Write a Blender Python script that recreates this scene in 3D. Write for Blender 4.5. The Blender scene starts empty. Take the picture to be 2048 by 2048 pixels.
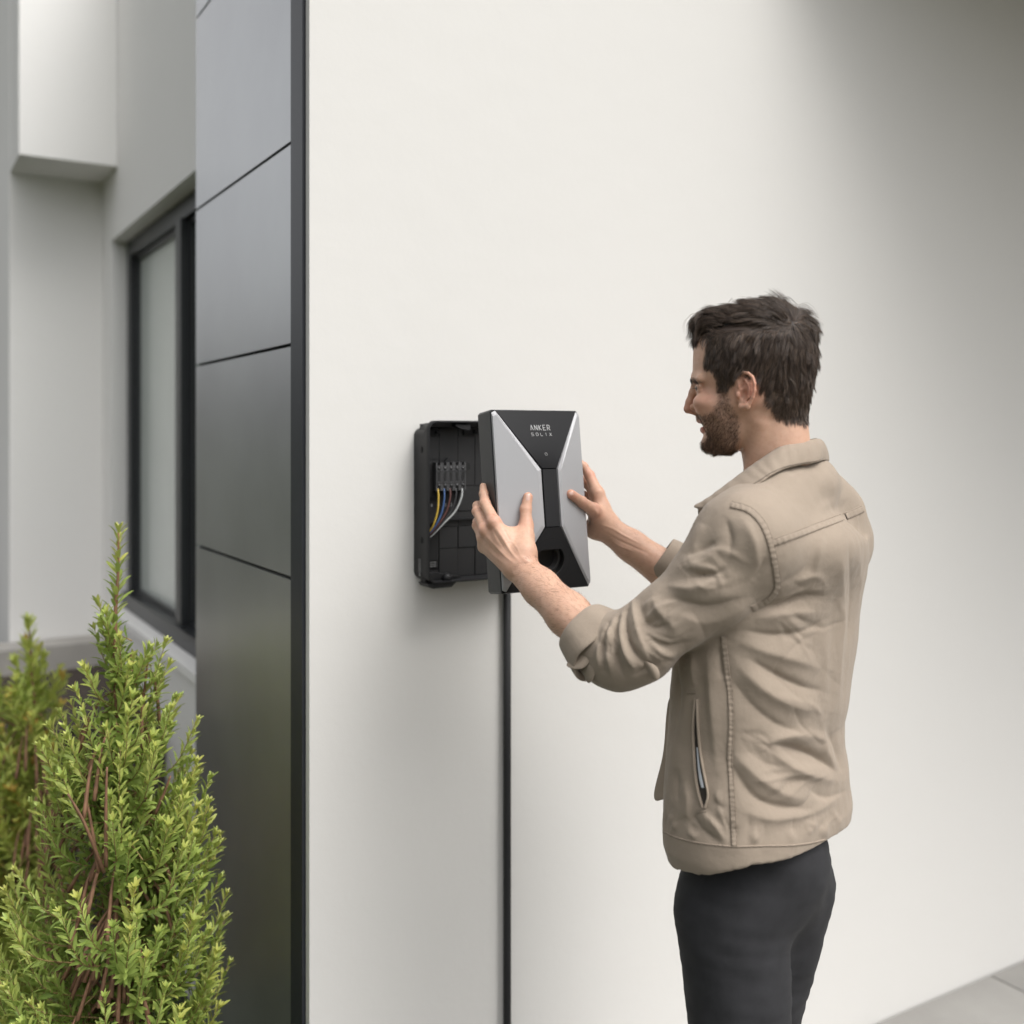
import bpy, bmesh, math, random
import numpy as np
from mathutils import Vector, Matrix

random.seed(7)
rng = np.random.default_rng(7)
scene = bpy.context.scene
COL = scene.collection
R = math.radians

# ---------------------------------------------------------------- camera
FPX = 2100.0                       # focal length in photo pixels (2048 wide)
CAM_Z = 1.57
cam_d = bpy.data.cameras.new('camera')
cam = bpy.data.objects.new('camera', cam_d)
COL.objects.link(cam)
cam.location = (0, 0, CAM_Z)
cam.rotation_euler = (R(90), 0, 0)
cam_d.sensor_width = 36
cam_d.lens = 36 * FPX / 2048
cam_d.shift_y = -(1024 - 870) / 2048
cam_d.clip_start = 0.05
cam_d.clip_end = 500
cam_d.dof.use_dof = True
cam_d.dof.focus_distance = 1.73
cam_d.dof.aperture_fstop = 2.1
scene.camera = cam

# ---------------------------------------------------------------- sky, sun, exposure
SUN_EL, SUN_AZ = 56.0, 128.0       # azimuth measured clockwise from +Y
world = bpy.data.worlds.new('World')
scene.world = world
world.use_nodes = True
wn = world.node_tree
wn.nodes.clear()
sky = wn.nodes.new('ShaderNodeTexSky')
sky.sky_type = 'NISHITA'
sky.sun_disc = False
sky.sun_elevation = R(SUN_EL)
sky.sun_rotation = R(SUN_AZ)
sky.air_density = 1.0
sky.dust_density = 6.0
sky.ozone_density = 1.0
hsv = wn.nodes.new('ShaderNodeHueSaturation')
hsv.inputs['Saturation'].default_value = 0.10      # veiled, overcast sky
bg = wn.nodes.new('ShaderNodeBackground')
bg.inputs['Strength'].default_value = 0.15
wo = wn.nodes.new('ShaderNodeOutputWorld')
wn.links.new(sky.outputs[0], hsv.inputs['Color'])
wn.links.new(hsv.outputs[0], bg.inputs['Color'])
wn.links.new(bg.outputs[0], wo.inputs[0])

sun_d = bpy.data.lights.new('sun', 'SUN')
sun_d.energy = 0.80
sun_d.angle = R(32)
sun_d.color = (1.0, 0.96, 0.905)
sun = bpy.data.objects.new('sun', sun_d)
COL.objects.link(sun)
sd = Vector((math.sin(R(SUN_AZ)) * math.cos(R(SUN_EL)), math.cos(R(SUN_AZ)) * math.cos(R(SUN_EL)), math.sin(R(SUN_EL))))
sun.rotation_euler = sd.to_track_quat('Z', 'Y').to_euler()
sun.location = sd * 10

scene.view_settings.view_transform = 'Standard'
scene.view_settings.look = 'None'
scene.view_settings.gamma = 1
scene.view_settings.use_curve_mapping = False
scene.view_settings.exposure = 0.58
scene.render.engine = 'CYCLES'
scene.cycles.use_denoising = True
scene.cycles.max_bounces = 8
scene.cycles.diffuse_bounces = 4
scene.cycles.caustics_reflective = False
scene.cycles.caustics_refractive = False

# ---------------------------------------------------------------- helpers
def tag(o, label=None, cat=None, group=None, kind=None):
    if label: o['label'] = label
    if cat: o['category'] = cat
    if group: o['group'] = group
    if kind: o['kind'] = kind
    return o

def empty(name, loc=(0, 0, 0), rz=0.0):
    o = bpy.data.objects.new(name, None)
    COL.objects.link(o)
    o.location = loc
    o.rotation_euler = (0, 0, rz)
    o.empty_display_size = 0.05
    return o

def link(name, me, mats, parent=None, smooth=False):
    o = bpy.data.objects.new(name, me)
    COL.objects.link(o)
    if mats is not None and len(me.materials) == 0:
        for m in (mats if isinstance(mats, (list, tuple)) else [mats]):
            me.materials.append(m)
    if smooth:
        me.polygons.foreach_set('use_smooth', [True] * len(me.polygons))
    if parent is not None:
        o.parent = parent
    return o

def mesh_np(name, V, F):
    """V (n,3), F (m,k) fixed size faces."""
    me = bpy.data.meshes.new(name)
    V = np.ascontiguousarray(V, dtype=np.float32)
    F = np.ascontiguousarray(F, dtype=np.int32)
    k = F.shape[1]
    me.vertices.add(len(V))
    me.vertices.foreach_set('co', V.ravel())
    me.loops.add(F.size)
    me.loops.foreach_set('vertex_index', F.ravel())
    me.polygons.add(len(F))
    me.polygons.foreach_set('loop_start', np.arange(0, F.size, k, dtype=np.int32))
    try:
        me.polygons.foreach_set('loop_total', np.full(len(F), k, dtype=np.int32))
    except Exception:
        pass
    me.update(calc_edges=True)
    me.validate()
    return me

def bm_obj(name, bm, mats, parent=None, smooth=False, bevel=0, seg=2):
    bev = []
    if bevel > 0:
        res = bmesh.ops.bevel(bm, geom=[e for e in bm.edges if len(e.link_faces) == 2 and e.calc_face_angle(0) > 0.35],
                        offset=bevel, segments=seg, profile=0.5, affect='EDGES', clamp_overlap=True)
        bev = res['faces']
        for f in bev: f.smooth = True
    bmesh.ops.recalc_face_normals(bm, faces=bm.faces[:])
    me = bpy.data.meshes.new(name)
    bm.to_mesh(me)
    bm.free()
    o = link(name, me, mats, parent, False)
    if smooth and not bevel:
        for p in me.polygons:
            p.use_smooth = True
        a = me.attributes.get('sharp_edge') or me.attributes.new('sharp_edge', 'BOOLEAN', 'EDGE')
        bm2 = bmesh.new()
        bm2.from_mesh(me)
        sh = [(len(e.link_faces) == 2 and e.calc_face_angle(0) > R(32)) for e in bm2.edges]
        bm2.free()
        a.data.foreach_set('value', sh)
    return o

def box_bm(bm, x0, x1, y0, y1, z0, z1):
    vs = [bm.verts.new((x, y, z)) for x in (x0, x1) for y in (y0, y1) for z in (z0, z1)]
    for f in ((0, 1, 3, 2), (4, 6, 7, 5), (0, 4, 5, 1), (2, 3, 7, 6), (0, 2, 6, 4), (1, 5, 7, 3)):
        bm.faces.new([vs[i] for i in f])

def box(name, x0, x1, y0, y1, z0, z1, m, parent=None, bevel=0, seg=2):
    bm = bmesh.new()
    box_bm(bm, x0, x1, y0, y1, z0, z1)
    return bm_obj(name, bm, m, parent, bevel=bevel, seg=seg)

def boxes(name, lst, m, parent=None, bevel=0):
    bm = bmesh.new()
    for b in lst:
        box_bm(bm, *b)
    return bm_obj(name, bm, m, parent, bevel=bevel)

def prism(name, pts, y0, y1, m, parent=None, bevel=0, seg=2, pts1=None):
    """outline in (x,z), extruded from y0 to y1 (pts1: outline at y1)."""
    bm = bmesh.new()
    pts1 = pts1 or pts
    a = [bm.verts.new((p[0], y0, p[1])) for p in pts]
    b = [bm.verts.new((p[0], y1, p[1])) for p in pts1]
    bm.faces.new(a)
    bm.faces.new(list(reversed(b)))
    n = len(pts)
    for i in range(n):
        bm.faces.new((a[i], b[i], b[(i + 1) % n], a[(i + 1) % n]))
    return bm_obj(name, bm, m, parent, bevel=bevel, seg=seg)

def catmull(P, n):
    P = np.asarray(P, float)
    Q = np.vstack([2 * P[0] - P[1], P, 2 * P[-1] - P[-2]])
    out = []
    for i in range(len(P) - 1):
        p0, p1, p2, p3 = Q[i:i + 4]
        t = np.linspace(0, 1, n, endpoint=False)[:, None]
        out.append(0.5 * ((2 * p1) + (-p0 + p2) * t + (2 * p0 - 5 * p1 + 4 * p2 - p3) * t ** 2 + (-p0 + 3 * p1 - 3 * p2 + p3) * t ** 3))
    out.append(P[-1:])
    return np.vstack(out)

def tube_vf(P, rad, k=8, caps=True):
    P = np.asarray(P, float)
    n = len(P)
    rad = np.broadcast_to(np.asarray(rad, float), (n,))
    T = np.gradient(P, axis=0)
    T /= np.linalg.norm(T, axis=1, keepdims=True) + 1e-12
    up = np.array([0, 0, 1.0]) if abs(T[0][2]) < 0.9 else np.array([1.0, 0, 0])
    N = np.cross(T[0], up)
    N /= np.linalg.norm(N)
    V = []
    a = np.linspace(0, 2 * np.pi, k, endpoint=False)
    for i in range(n):
        N = N - T[i] * np.dot(N, T[i])
        N /= np.linalg.norm(N) + 1e-12
        B = np.cross(T[i], N)
        V.append(P[i] + rad[i] * (np.cos(a)[:, None] * N + np.sin(a)[:, None] * B))
    V = np.vstack(V)
    F = []
    for i in range(n - 1):
        for j in range(k):
            j2 = (j + 1) % k
            F.append((i * k + j, i * k + j2, (i + 1) * k + j2, (i + 1) * k + j))
    if caps:
        c0, c1 = len(V), len(V) + 1
        V = np.vstack([V, P[:1], P[-1:]])
        for j in range(k):
            F.append((c0, (j + 1) % k, j, j))
            F.append((c1, (n - 1) * k + j, (n - 1) * k + (j + 1) % k, (n - 1) * k + (j + 1) % k))
    return V, F

class Acc:
    def __init__(s):
        s.V = []; s.F = []; s.n = 0
    def add(s, V, F):
        s.V.append(np.asarray(V, float))
        s.F.extend([tuple(int(i) + s.n for i in f) for f in F])
        s.n += len(V)
    def tube(s, P, rad, k=8):
        s.add(*tube_vf(P, rad, k))
    def build(s, name, m, parent=None, smooth=True):
        me = bpy.data.meshes.new(name)
        V = np.vstack(s.V)
        F = [tuple(dict.fromkeys(f)) for f in s.F]
        me.from_pydata(V.tolist(), [], F)
        me.update()
        return link(name, me, m, parent, smooth)

def tube(name, P, rad, m, parent=None, k=10, n=0):
    if n: P = catmull(P, n)
    a = Acc(); a.tube(P, rad, k)
    return a.build(name, m, parent)

# ---------------------------------------------------------------- materials
class NT:
    def __init__(s, name):
        s.m = bpy.data.materials.new(name)
        s.m.use_nodes = True
        s.t = s.m.node_tree
        s.b = s.t.nodes['Principled BSDF']
        s._tc = None
    def node(s, typ, **kw):
        n = s.t.nodes.new(typ)
        for k, v in kw.items():
            if k.startswith('i_'):
                n.inputs[k[2:].replace('_', ' ')].default_value = v
            else:
                setattr(n, k, v)
        return n
    def l(s, a, b):
        s.t.links.new(a, b)
    @property
    def tc(s):
        if s._tc is None: s._tc = s.node('ShaderNodeTexCoord')
        return s._tc.outputs['Object']
    def noise(s, scale, detail=4, rough=0.55, vec=None, stretch=None):
        n = s.node('ShaderNodeTexNoise')
        n.inputs['Scale'].default_value = scale
        n.inputs['Detail'].default_value = detail
        n.inputs['Roughness'].default_value = rough
        v = vec or s.tc
        if stretch:
            mp = s.node('ShaderNodeMapping')
            mp.inputs['Scale'].default_value = stretch
            s.l(v, mp.inputs['Vector']); v = mp.outputs[0]
        s.l(v, n.inputs['Vector'])
        return n.outputs['Fac']
    def ramp(s, fac, stops):
        r = s.node('ShaderNodeValToRGB')
        while len(r.color_ramp.elements) < len(stops): r.color_ramp.elements.new(0.5)
        for e, (p, c) in zip(r.color_ramp.elements, stops):
            e.position = p; e.color = (*c, 1) if len(c) == 3 else c
        s.l(fac, r.inputs[0])
        return r.outputs[0]
    def mix(s, fac, a, b, blend='MIX'):
        n = s.node('ShaderNodeMix', data_type='RGBA', blend_type=blend)
        for k, v in ((0, fac), (6, a), (7, b)):
            if hasattr(v, 'is_output') or isinstance(v, bpy.types.NodeSocket): s.l(v, n.inputs[k])
            else: n.inputs[k].default_value = v if k == 0 or len(v) == 4 else (*v, 1)
        return n.outputs[2]
    def math(s, op, a, b=None, clamp=False):
        n = s.node('ShaderNodeMath', operation=op, use_clamp=clamp)
        for k, v in ((0, a), (1, b)):
            if v is None: continue
            if isinstance(v, bpy.types.NodeSocket): s.l(v, n.inputs[k])
            else: n.inputs[k].default_value = v
        return n.outputs[0]
    def attr(s, name, out='Fac'):
        n = s.node('ShaderNodeAttribute', attribute_name=name)
        return n.outputs[out]
    def bump(s, h, strength=0.3, dist=0.001, prev=None):
        n = s.node('ShaderNodeBump')
        n.inputs['Strength'].default_value = strength
        n.inputs['Distance'].default_value = dist
        s.l(h, n.inputs['Height'])
        if prev is not None: s.l(prev, n.inputs['Normal'])
        return n.outputs[0]
    def set(s, **kw):
        for k, v in kw.items():
            k = {'color': 'Base Color', 'rough': 'Roughness', 'metal': 'Metallic', 'spec': 'Specular IOR Level',
                 'normal': 'Normal', 'sss': 'Subsurface Weight', 'coat': 'Coat Weight', 'sheen': 'Sheen Weight', 'alpha': 'Alpha'}.get(k, k)
            i = s.b.inputs[k]
            if isinstance(v, bpy.types.NodeSocket): s.l(v, i)
            else: i.default_value = (*v, 1) if isinstance(v, tuple) and len(v) == 3 and i.type == 'RGBA' else v
        return s

def simple(name, color, rough=0.5, metal=0.0, grain=0.0, gscale=900, vary=0.0, vscale=6, **kw):
    t = NT(name)
    t.set(color=color, rough=rough, metal=metal, **kw)
    if vary:
        c0 = tuple(c * (1 - vary) for c in color); c1 = tuple(min(1, c * (1 + vary)) for c in color)
        t.set(color=t.ramp(t.noise(vscale, 5), [(0.3, c0), (0.7, c1)]))
    if grain:
        t.set(normal=t.bump(t.noise(gscale, 2), grain, 0.0004))
    return t.m

def render_mat(name, c, warm=0.0):
    """smooth mineral render with very faint trowel mottling and grain"""
    t = NT(name)
    big = t.noise(1.3, 3)
    mid = t.noise(9, 6, 0.6)
    col = t.mix(t.math('MULTIPLY', big, 0.6), tuple(x * 0.965 for x in c), tuple(min(1, x * 1.02) for x in c))
    col = t.mix(t.math('MULTIPLY', mid, 0.22), col, (c[0] * 0.95, c[1] * 0.94, c[2] * 0.925))
    b1 = t.bump(t.noise(420, 3), 0.22, 0.0008)
    b2 = t.bump(t.noise(14, 5), 0.22, 0.005, b1)
    t.set(color=col, rough=0.85, normal=b2, spec=0.3)
    return t.m

M = {}
M['wall'] = render_mat('white_render', (0.66, 0.648, 0.624))
M['wall2'] = render_mat('white_render_recess_lifted', (0.86, 0.85, 0.83))  # recess render paler than the main wall, to offset its dim light
def panel_mat():
    t = NT('dark_panel_metal')
    n = t.noise(260, 2, stretch=(1, 1, 0.25))
    fine = t.noise(3, 4)
    t.set(color=t.ramp(fine, [(0.3, (0.55, 0.555, 0.57)), (0.7, (0.62, 0.63, 0.64))]), rough=t.ramp(fine, [(0.2, (0.30,) * 3), (0.8, (0.36,) * 3)]),
          normal=t.bump(n, 0.06, 0.0006), metal=0.85)
    return t.m
M['panel'] = panel_mat()
M['trim'] = simple('anthracite_trim', (0.032, 0.035, 0.043), 0.38, 0.0, grain=0.1, vary=0.1)
M['frame'] = simple('window_frame_coating', (0.028, 0.030, 0.033), 0.35, grain=0.05, vary=0.1)
M['black_plastic'] = simple('black_plastic', (0.012, 0.012, 0.013), 0.50, spec=0.35, grain=0.25, gscale=1800, vary=0.12, vscale=20)
M['black_plastic2'] = simple('black_plastic_inner', (0.011, 0.011, 0.0115), 0.55, grain=0.25, gscale=1600, vary=0.12, vscale=30)
M['terminal'] = simple('terminal_grey_plastic', (0.060, 0.060, 0.062), 0.5, grain=0.1)
M['void'] = simple('dark_void', (0.004, 0.004, 0.004), 0.8, vary=0.2)
M['silver'] = simple('silver_coated_panel', (0.37, 0.37, 0.38), 0.40, 0.15, grain=0.28, gscale=2600, vary=0.02)
M['cover_body'] = simple('cover_dark_grey', (0.032, 0.033, 0.035), 0.42, grain=0.15, gscale=2200, vary=0.06)
M['cover_black'] = simple('cover_gloss_black', (0.008, 0.008, 0.009), 0.22, vary=0.1, spec=0.14)
M['cover_satin'] = simple('cover_satin_black', (0.018, 0.0185, 0.020), 0.42, spec=0.3, grain=0.1, gscale=2200, vary=0.05)
M['print'] = simple('pale_grey_print', (0.42, 0.42, 0.42), 0.5, vary=0.05)
M['print_dim'] = simple('dim_grey_print', (0.16, 0.16, 0.16), 0.5, vary=0.1)
M['conduit'] = simple('black_conduit', (0.010, 0.010, 0.011), 0.72, grain=0.1, vary=0.1)

HROT = R(31.0)
HOUSE = (-0.124, 2.1, 0.0)
ch, sh_ = math.cos(HROT), math.sin(HROT)
def h2w(x, y, z=0.0):
    return Vector((HOUSE[0] + ch * x - sh_ * y, HOUSE[1] + sh_ * x + ch * y, z))
def P(px, py, Y):
    """world point seen at photo pixel (px,py) at depth Y"""
    return np.array([(px - 1024) / FPX * Y, Y, CAM_Z + (870 - py) / FPX * Y])

# ---------------------------------------------------------------- ground
def grid_sheet(name, x0, x1, y0, y1, nx, ny, fz, m):
    xs = np.linspace(x0, x1, nx); ys = np.linspace(y0, y1, ny)
    X, Y = np.meshgrid(xs, ys)
    V = np.stack([X.ravel(), Y.ravel(), fz(X, Y).ravel()], 1)
    i = np.arange(nx * ny).reshape(ny, nx)
    F = np.stack([i[:-1, :-1], i[:-1, 1:], i[1:, 1:], i[1:, :-1]], -1).reshape(-1, 4)
    return link(name, mesh_np(name, V, F), m, None, True)

tg = NT('dark_lawn')
gn = tg.noise(0.8, 6)
tg.set(color=tg.ramp(gn, [(0.3, (0.018, 0.026, 0.010)), (0.7, (0.034, 0.042, 0.018))]), rough=0.9, normal=tg.bump(tg.noise(40, 6), 0.5, 0.01))
g = grid_sheet('ground', -120, 120, -120, 120, 3, 3, lambda X, Y: X * 0, tg.m)
tag(g, kind='structure')
tp = NT('concrete_paving')
tp.set(color=tp.ramp(tp.noise(3, 6), [(0.3, (0.26, 0.25, 0.235)), (0.7, (0.34, 0.33, 0.31))]), rough=0.9, normal=tp.bump(tp.noise(60, 6), 0.4, 0.004))
pv = box('paving', -0.28, 8.0, -6.0, -0.001, 0.0, 0.022, simple('joint_sand', (0.10, 0.09, 0.075), 0.95, vary=0.2), bevel=0.003)
pv.location = HOUSE; pv.rotation_euler = (0, 0, HROT); tag(pv, kind='structure')
sl_ = None
for i in range(16):
    for j in range(7):
        if sl_ is None:
            sl_ = box('paving_slab', -0.27, 0.222, -0.498, -0.006, 0.005, 0.034, tp.m, pv, bevel=0.003)
            o = sl_
        else:
            o = sl_.copy(); COL.objects.link(o); o.parent = pv
        o.location = (i * 0.5 + random.uniform(-.001, .001), -j * 0.5 + (0.0 if i % 2 == 0 else 0.0), random.uniform(-.0015, .0015))

# ---------------------------------------------------------------- main white wall
w = empty('rendered_wall', HOUSE, HROT)
tag(w, 'smooth off-white rendered house wall behind the charger and the man', 'wall')
box('wall_face', -0.294, 6.0, 0.0, 0.019, 0.0, 3.6, M['wall'], w, bevel=0.003)
box('wall_core', -0.236, 6.0, 0.0195, 0.30, 0.0, 3.6, M['wall'], w)

# added slab out of view, its outline shaped to shade the wall's upper right
t_ = NT('shade_slab_concrete'); t_.set(color=t_.ramp(t_.noise(5, 5), [(0.3, (0.66, 0.65, 0.62)), (0.7, (0.72, 0.71, 0.68))]), rough=0.9)
cn = empty('shade_slab', h2w(2.1, 0, 3.0), HROT)
tag(cn, 'unseen concrete slab added above the wall to shade its upper right', 'shade_slab')
bm = bmesh.new()
pl_ = [(-1.30, -0.002), (0.30, -2.0), (3.0, -2.4), (3.0, -0.002)]
a_ = [bm.verts.new((x, y, 0.0)) for x, y in pl_]; b_ = [bm.verts.new((x, y, 0.22)) for x, y in pl_]
bm.faces.new(a_[::-1]); bm.faces.new(b_)
for i in range(4): bm.faces.new((a_[i], a_[(i + 1) % 4], b_[(i + 1) % 4], b_[i]))
bm_obj('slab', bm, t_.m, cn)

# ---------------------------------------------------------------- dark clad pier
pier = empty('clad_pier', h2w(-0.294, 0.0, 0.0), HROT)
tag(pier, 'dark grey metal clad pier at the corner between wall and window', 'pier')
# core, panels proud of it; local x=0 is the panel face plane
box('core', 0.012, 0.053, 0.0195, 0.8205, 0.0, 3.6, M['void'], pier)
zs = [0.0, 1.292, 1.745, 2.137, 2.62, 3.6]
for i in range(len(zs) - 1):
    box('panel', 0.0, 0.011, 0.0895, 0.820, zs[i] + (0.0035 if i else 0), zs[i + 1] - 0.0035, M['panel'], pier, bevel=0.0030)
box('corner_trim', -0.006, 0.011, 0.022, 0.0865, 0.0, 3.6, M['trim'], pier, bevel=0.004, seg=3)
box('end_return', 0.012, 0.30, 0.8215, 0.8275, 0.0, 3.6, M['trim'], pier)

# ---------------------------------------------------------------- recessed house wing with the window
wing = empty('house_wing', h2w(-0.24, 0.83, 0.0), HROT)
tag(wing, 'white recessed house wing with a tall dark-framed window beside the pier', 'house')
# local frame: x=0 wall face, y from 0 (pier) to 1.61 (inner corner)
YC = 1.61
y_op0, y_op1 = -0.0, 2.262 - 0.83       # window opening along y
z_op0, z_op1 = 0.925, 2.293
box('wall', 0.0, 0.3, y_op1, YC, 0.0, 3.6, M['wall2'], wing)
box('wall', 0.0, 0.3, 0.0, y_op1 - 0.0005, z_op1, 3.6, M['wall2'], wing)
box('wall', 0.0, 0.3, 0.0, y_op1 - 0.0005, 0.0, z_op0, M['wall2'], wing)
box('wall', -0.327, 0.3, YC + 0.001, 4.5, 0.0, 3.6, M['wall2'], wing, bevel=0.004)
box('soffit', -0.325, -0.001, YC - 0.30, YC, 2.545, 4.2, M['wall2'], wing, bevel=0.004)
win = empty('window'); win.parent = wing
def yl(px, x=0.056):                      # photo x -> y in wing frame on plane x
    u = (px - 1024) / FPX
    dx = 0.735 + x
    d = dx / (sh_ + ch * u)
    return -1.864 + d * (ch - sh_ * u) - 0.83
fx0, fx1 = 0.056, 0.12
fr = []
ya, yb = y_op0 + 0.002, y_op1 - 0.002
fr = [(fx0, fx1, ya, yb, z_op1 - 0.060, z_op1 - 0.002), (fx0 - 0.02, fx1, ya, yb, z_op0 + 0.002, z_op0 + 0.060),
      (fx0, fx1, yb - 0.060, yb, z_op0 + 0.0602, z_op1 - 0.0602)]
bx = boxes('frame', fr, M['frame'], win, bevel=0.004)
# sash set inside the frame and the mullion
ym = yl(361)
box('mullion', fx0 - 0.008, fx1 - 0.01, ym - 0.034, ym + 0.034, z_op0 + 0.0605, z_op1 - 0.0605, M['frame'], win, bevel=0.006)
sash = []
for (a, b) in ((ym + 0.0345, yb - 0.0605), (ya, ym - 0.0345)):
    z0, z1 = z_op0 + 0.0607, z_op1 - 0.0607
    sash += [(fx0 + 0.018, fx1 - 0.012, a, b, z1 - 0.014, z1), (fx0 + 0.018, fx1 - 0.012, a, b, z0, z0 + 0.014),
             (fx0 + 0.018, fx1 - 0.012, b - 0.014, b, z0 + 0.0142, z1 - 0.0142), (fx0 + 0.018, fx1 - 0.012, a, a + 0.014, z0 + 0.0142, z1 - 0.0142)]
boxes('sash', sash, M['frame'], win, bevel=0.003)
M['frosted'] = simple('frosted_grey_green_glass', (0.66, 0.71, 0.67), 0.22, vary=0.06, vscale=1.5, coat=0.5)
for (a, b) in ((ym + 0.04, yb - 0.066), (ya + 0.006, ym - 0.04)):
    box('pane', fx0 + 0.035, fx0 + 0.041, a, b, z_op0 + 0.066, z_op1 - 0.066, M['frosted'], win)


box('sill', -0.018, fx0 - 0.021, 0.004, y_op1 + 0.02, z_op0 - 0.018, z_op0 + 0.006, M['wall2'], wing, bevel=0.004)

# raised bed with coping in the recess
bed = empty('raised_bed', h2w(-0.24, 0.83, 0.0), HROT)
tag(bed, 'low raised planting bed with pale coping under the window', 'planter')
M['brick_brown'] = simple('brown_brick', (0.07, 0.058, 0.05), 0.9, grain=0.5, gscale=300, vary=0.3, vscale=25)
M['coping'] = simple('pale_stone_coping', (0.42, 0.40, 0.37), 0.85, grain=0.4, gscale=200, vary=0.12)
M['mulch'] = simple('bark_mulch', (0.06, 0.045, 0.035), 0.95, grain=1.0, gscale=120, vary=0.5, vscale=60)
box('retaining_wall', -2.6, -0.002, 0.55, YC - 0.002, 0.0, 0.70, M['brick_brown'], bed)
def mul(X, Y): return 0.709 + 0.004 * np.sin(X * 23) * np.cos(Y * 19) + 0.003 * np.sin(X * 51 + Y * 37)
mo = grid_sheet('mulch', -2.58, -0.004, 0.57, YC - 0.02, 60, 60, mul, M['mulch']); mo.parent = bed
for k in range(5):
    box('coping_stone', -2.6 + k * 0.52, -2.6 + k * 0.52 + 0.512, YC - 0.16, YC - 0.002, 0.702, 0.80, M['coping'], bed, bevel=0.008)
# ---------------------------------------------------------------- charger back box on the wall
BX = empty('charger_back_box', h2w(-0.080, 0.0, 1.284), HROT)
tag(BX, 'open black charger housing on the wall with coloured wires inside', 'junction box')
BW, BH, BD = 0.216, 0.314, 0.063

def rrect(x0, x1, z0, z1, r, n=6):
    pts = []
    for cx, cz, a0 in ((x1 - r, z1 - r, 0), (x0 + r, z1 - r, 90), (x0 + r, z0 + r, 180), (x1 - r, z0 + r, 270)):
        for k in range(n + 1):
            a = R(a0 + 90 * k / n)
            pts.append((cx + r * math.cos(a), cz + r * math.sin(a)))
    return pts

def tray(name, rings, m, parent, closed_last=True):
    """rings: list of (outline, y) joined in order; last one capped"""
    bm = bmesh.new()
    prev = None
    for pts, y in rings:
        cur = [bm.verts.new((p[0], y, p[1])) for p in pts]
        if prev:
            n = len(cur)
            for i in range(n):
                bm.faces.new((prev[i], cur[i], cur[(i + 1) % n], prev[(i + 1) % n]))
        prev = cur
    if closed_last: bm.faces.new(prev)
    return bm_obj(name, bm, m, parent, smooth=True)

e = 0.0026
tray('shell', [(rrect(0, BW, 0.004, BH - 0.014, 0.016), -0.0005), (rrect(0, BW, 0.002, BH - 0.012, 0.018), -0.040),
               (rrect(0, BW, 0.0, BH, 0.018), -0.052), (rrect(0.0004, BW - 0.0004, 0.0004, BH - 0.0004, 0.018), -BD + 0.001),
               (rrect(0.001, BW - 0.001, 0.001, BH - 0.001, 0.0175), -BD),
               (rrect(e + 0.001, BW - e - 0.001, e + 0.001, BH - e - 0.001, 0.016), -BD),
               (rrect(e + 0.0015, BW - e - 0.0015, e + 0.0015, BH - e - 0.0015, 0.0155), -BD + 0.001),
               (rrect(e + 0.002, BW - e - 0.002, e + 0.002, BH - e - 0.002, 0.015), -0.014)], M['black_plastic'], BX)
# back plate tiles between moulded grooves
FY = -0.0142
xs = [0.0055, 0.0465, 0.0885, 0.1270, 0.210]
zt = [0.0055, 0.020, 0.062, 0.105, 0.1125, 0.135, 0.158, 0.185, 0.238, 0.283, 0.3085]
tiles = []
cells = [(0, 1, 9, 10), (0, 1, 8, 9), (0, 1, 6, 8), (0, 1, 4, 6),
         (1, 2, 7, 10), (1, 2, 5, 7), (2, 3, 9, 10), (2, 3, 7, 9), (2, 3, 5, 7), (3, 4, 7, 10), (3, 4, 5, 7),
         (1, 2, 3, 5), (2, 3, 3, 5), (3, 4, 3, 5), (1, 2, 0, 2), (2, 3, 0, 2), (3, 4, 0, 2), (1, 2, 2, 3), (2, 3, 2, 3), (3, 4, 2, 3), (0, 1, 0, 1)]
for i, (a, b, c, d) in enumerate(cells):
    lift = [0.0008, 0.0026, 0.0014, 0.0030, 0.0020][i % 5]
    box('moulded_panel', xs[a] + 0.0006, xs[b] - 0.0006, FY - lift - 0.002, FY - 0.0001, zt[c] + 0.0006, zt[d] - 0.0006, M['black_plastic2'], BX, bevel=0.0006, seg=1)
# screw bosses at the top and side clips
for x in (0.026, 0.112):
    box('screw_pocket', x - 0.013, x + 0.012, FY - 0.0095, FY - 0.0052, 0.286, 0.298, M['void'], BX, bevel=0.001, seg=1)
    a = Acc(); a.tube([(x + 0.013, FY - 0.0053, 0.292), (x + 0.013, FY - 0.016, 0.292)], 0.0042, 16); a.build('screw_boss', M['black_plastic'], BX)
    a = Acc(); a.tube([(x + 0.013, FY - 0.0161, 0.292), (x + 0.013, FY - 0.0165, 0.292)], 0.0022, 12); a.build('screw_hole', M['void'], BX)
# hook lug on the inner top
prism('lug', [(0.062, 0.306), (0.095, 0.306), (0.095, 0.297), (0.090, 0.2955), (0.075, 0.298), (0.062, 0.3035)], -0.058, -0.040, M['black_plastic'], BX, bevel=0.001)
# holes in the left flank
for z in (0.258, 0.083):
    bm = bmesh.new()
    bmesh.ops.create_cone(bm, cap_ends=True, segments=20, radius1=0.0042, radius2=0.0042, depth=0.0012, matrix=Matrix.Translation((-0.0005, -0.036, z)) @ Matrix.Rotation(R(90), 4, 'Y'))
    for v in bm.verts: v.co.y = -0.036 + (v.co.y + 0.036) * 0.75; v.co.z = z + (v.co.z - z) * 1.45
    bm_obj('slot_hole', bm, M['void'], BX)
boxes('rating_mark', [(-0.0009, 0.0002, -0.033 + 0.0 * k, -0.022, 0.020 + k * 0.0022, 0.0212 + k * 0.0022) for k in range(12)] , M['print_dim'], BX)
boxes('rating_mark', [(-0.0009, 0.0002, -0.0305, -0.0245, 0.0125, 0.0185)], M['print_dim'], BX)
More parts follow.
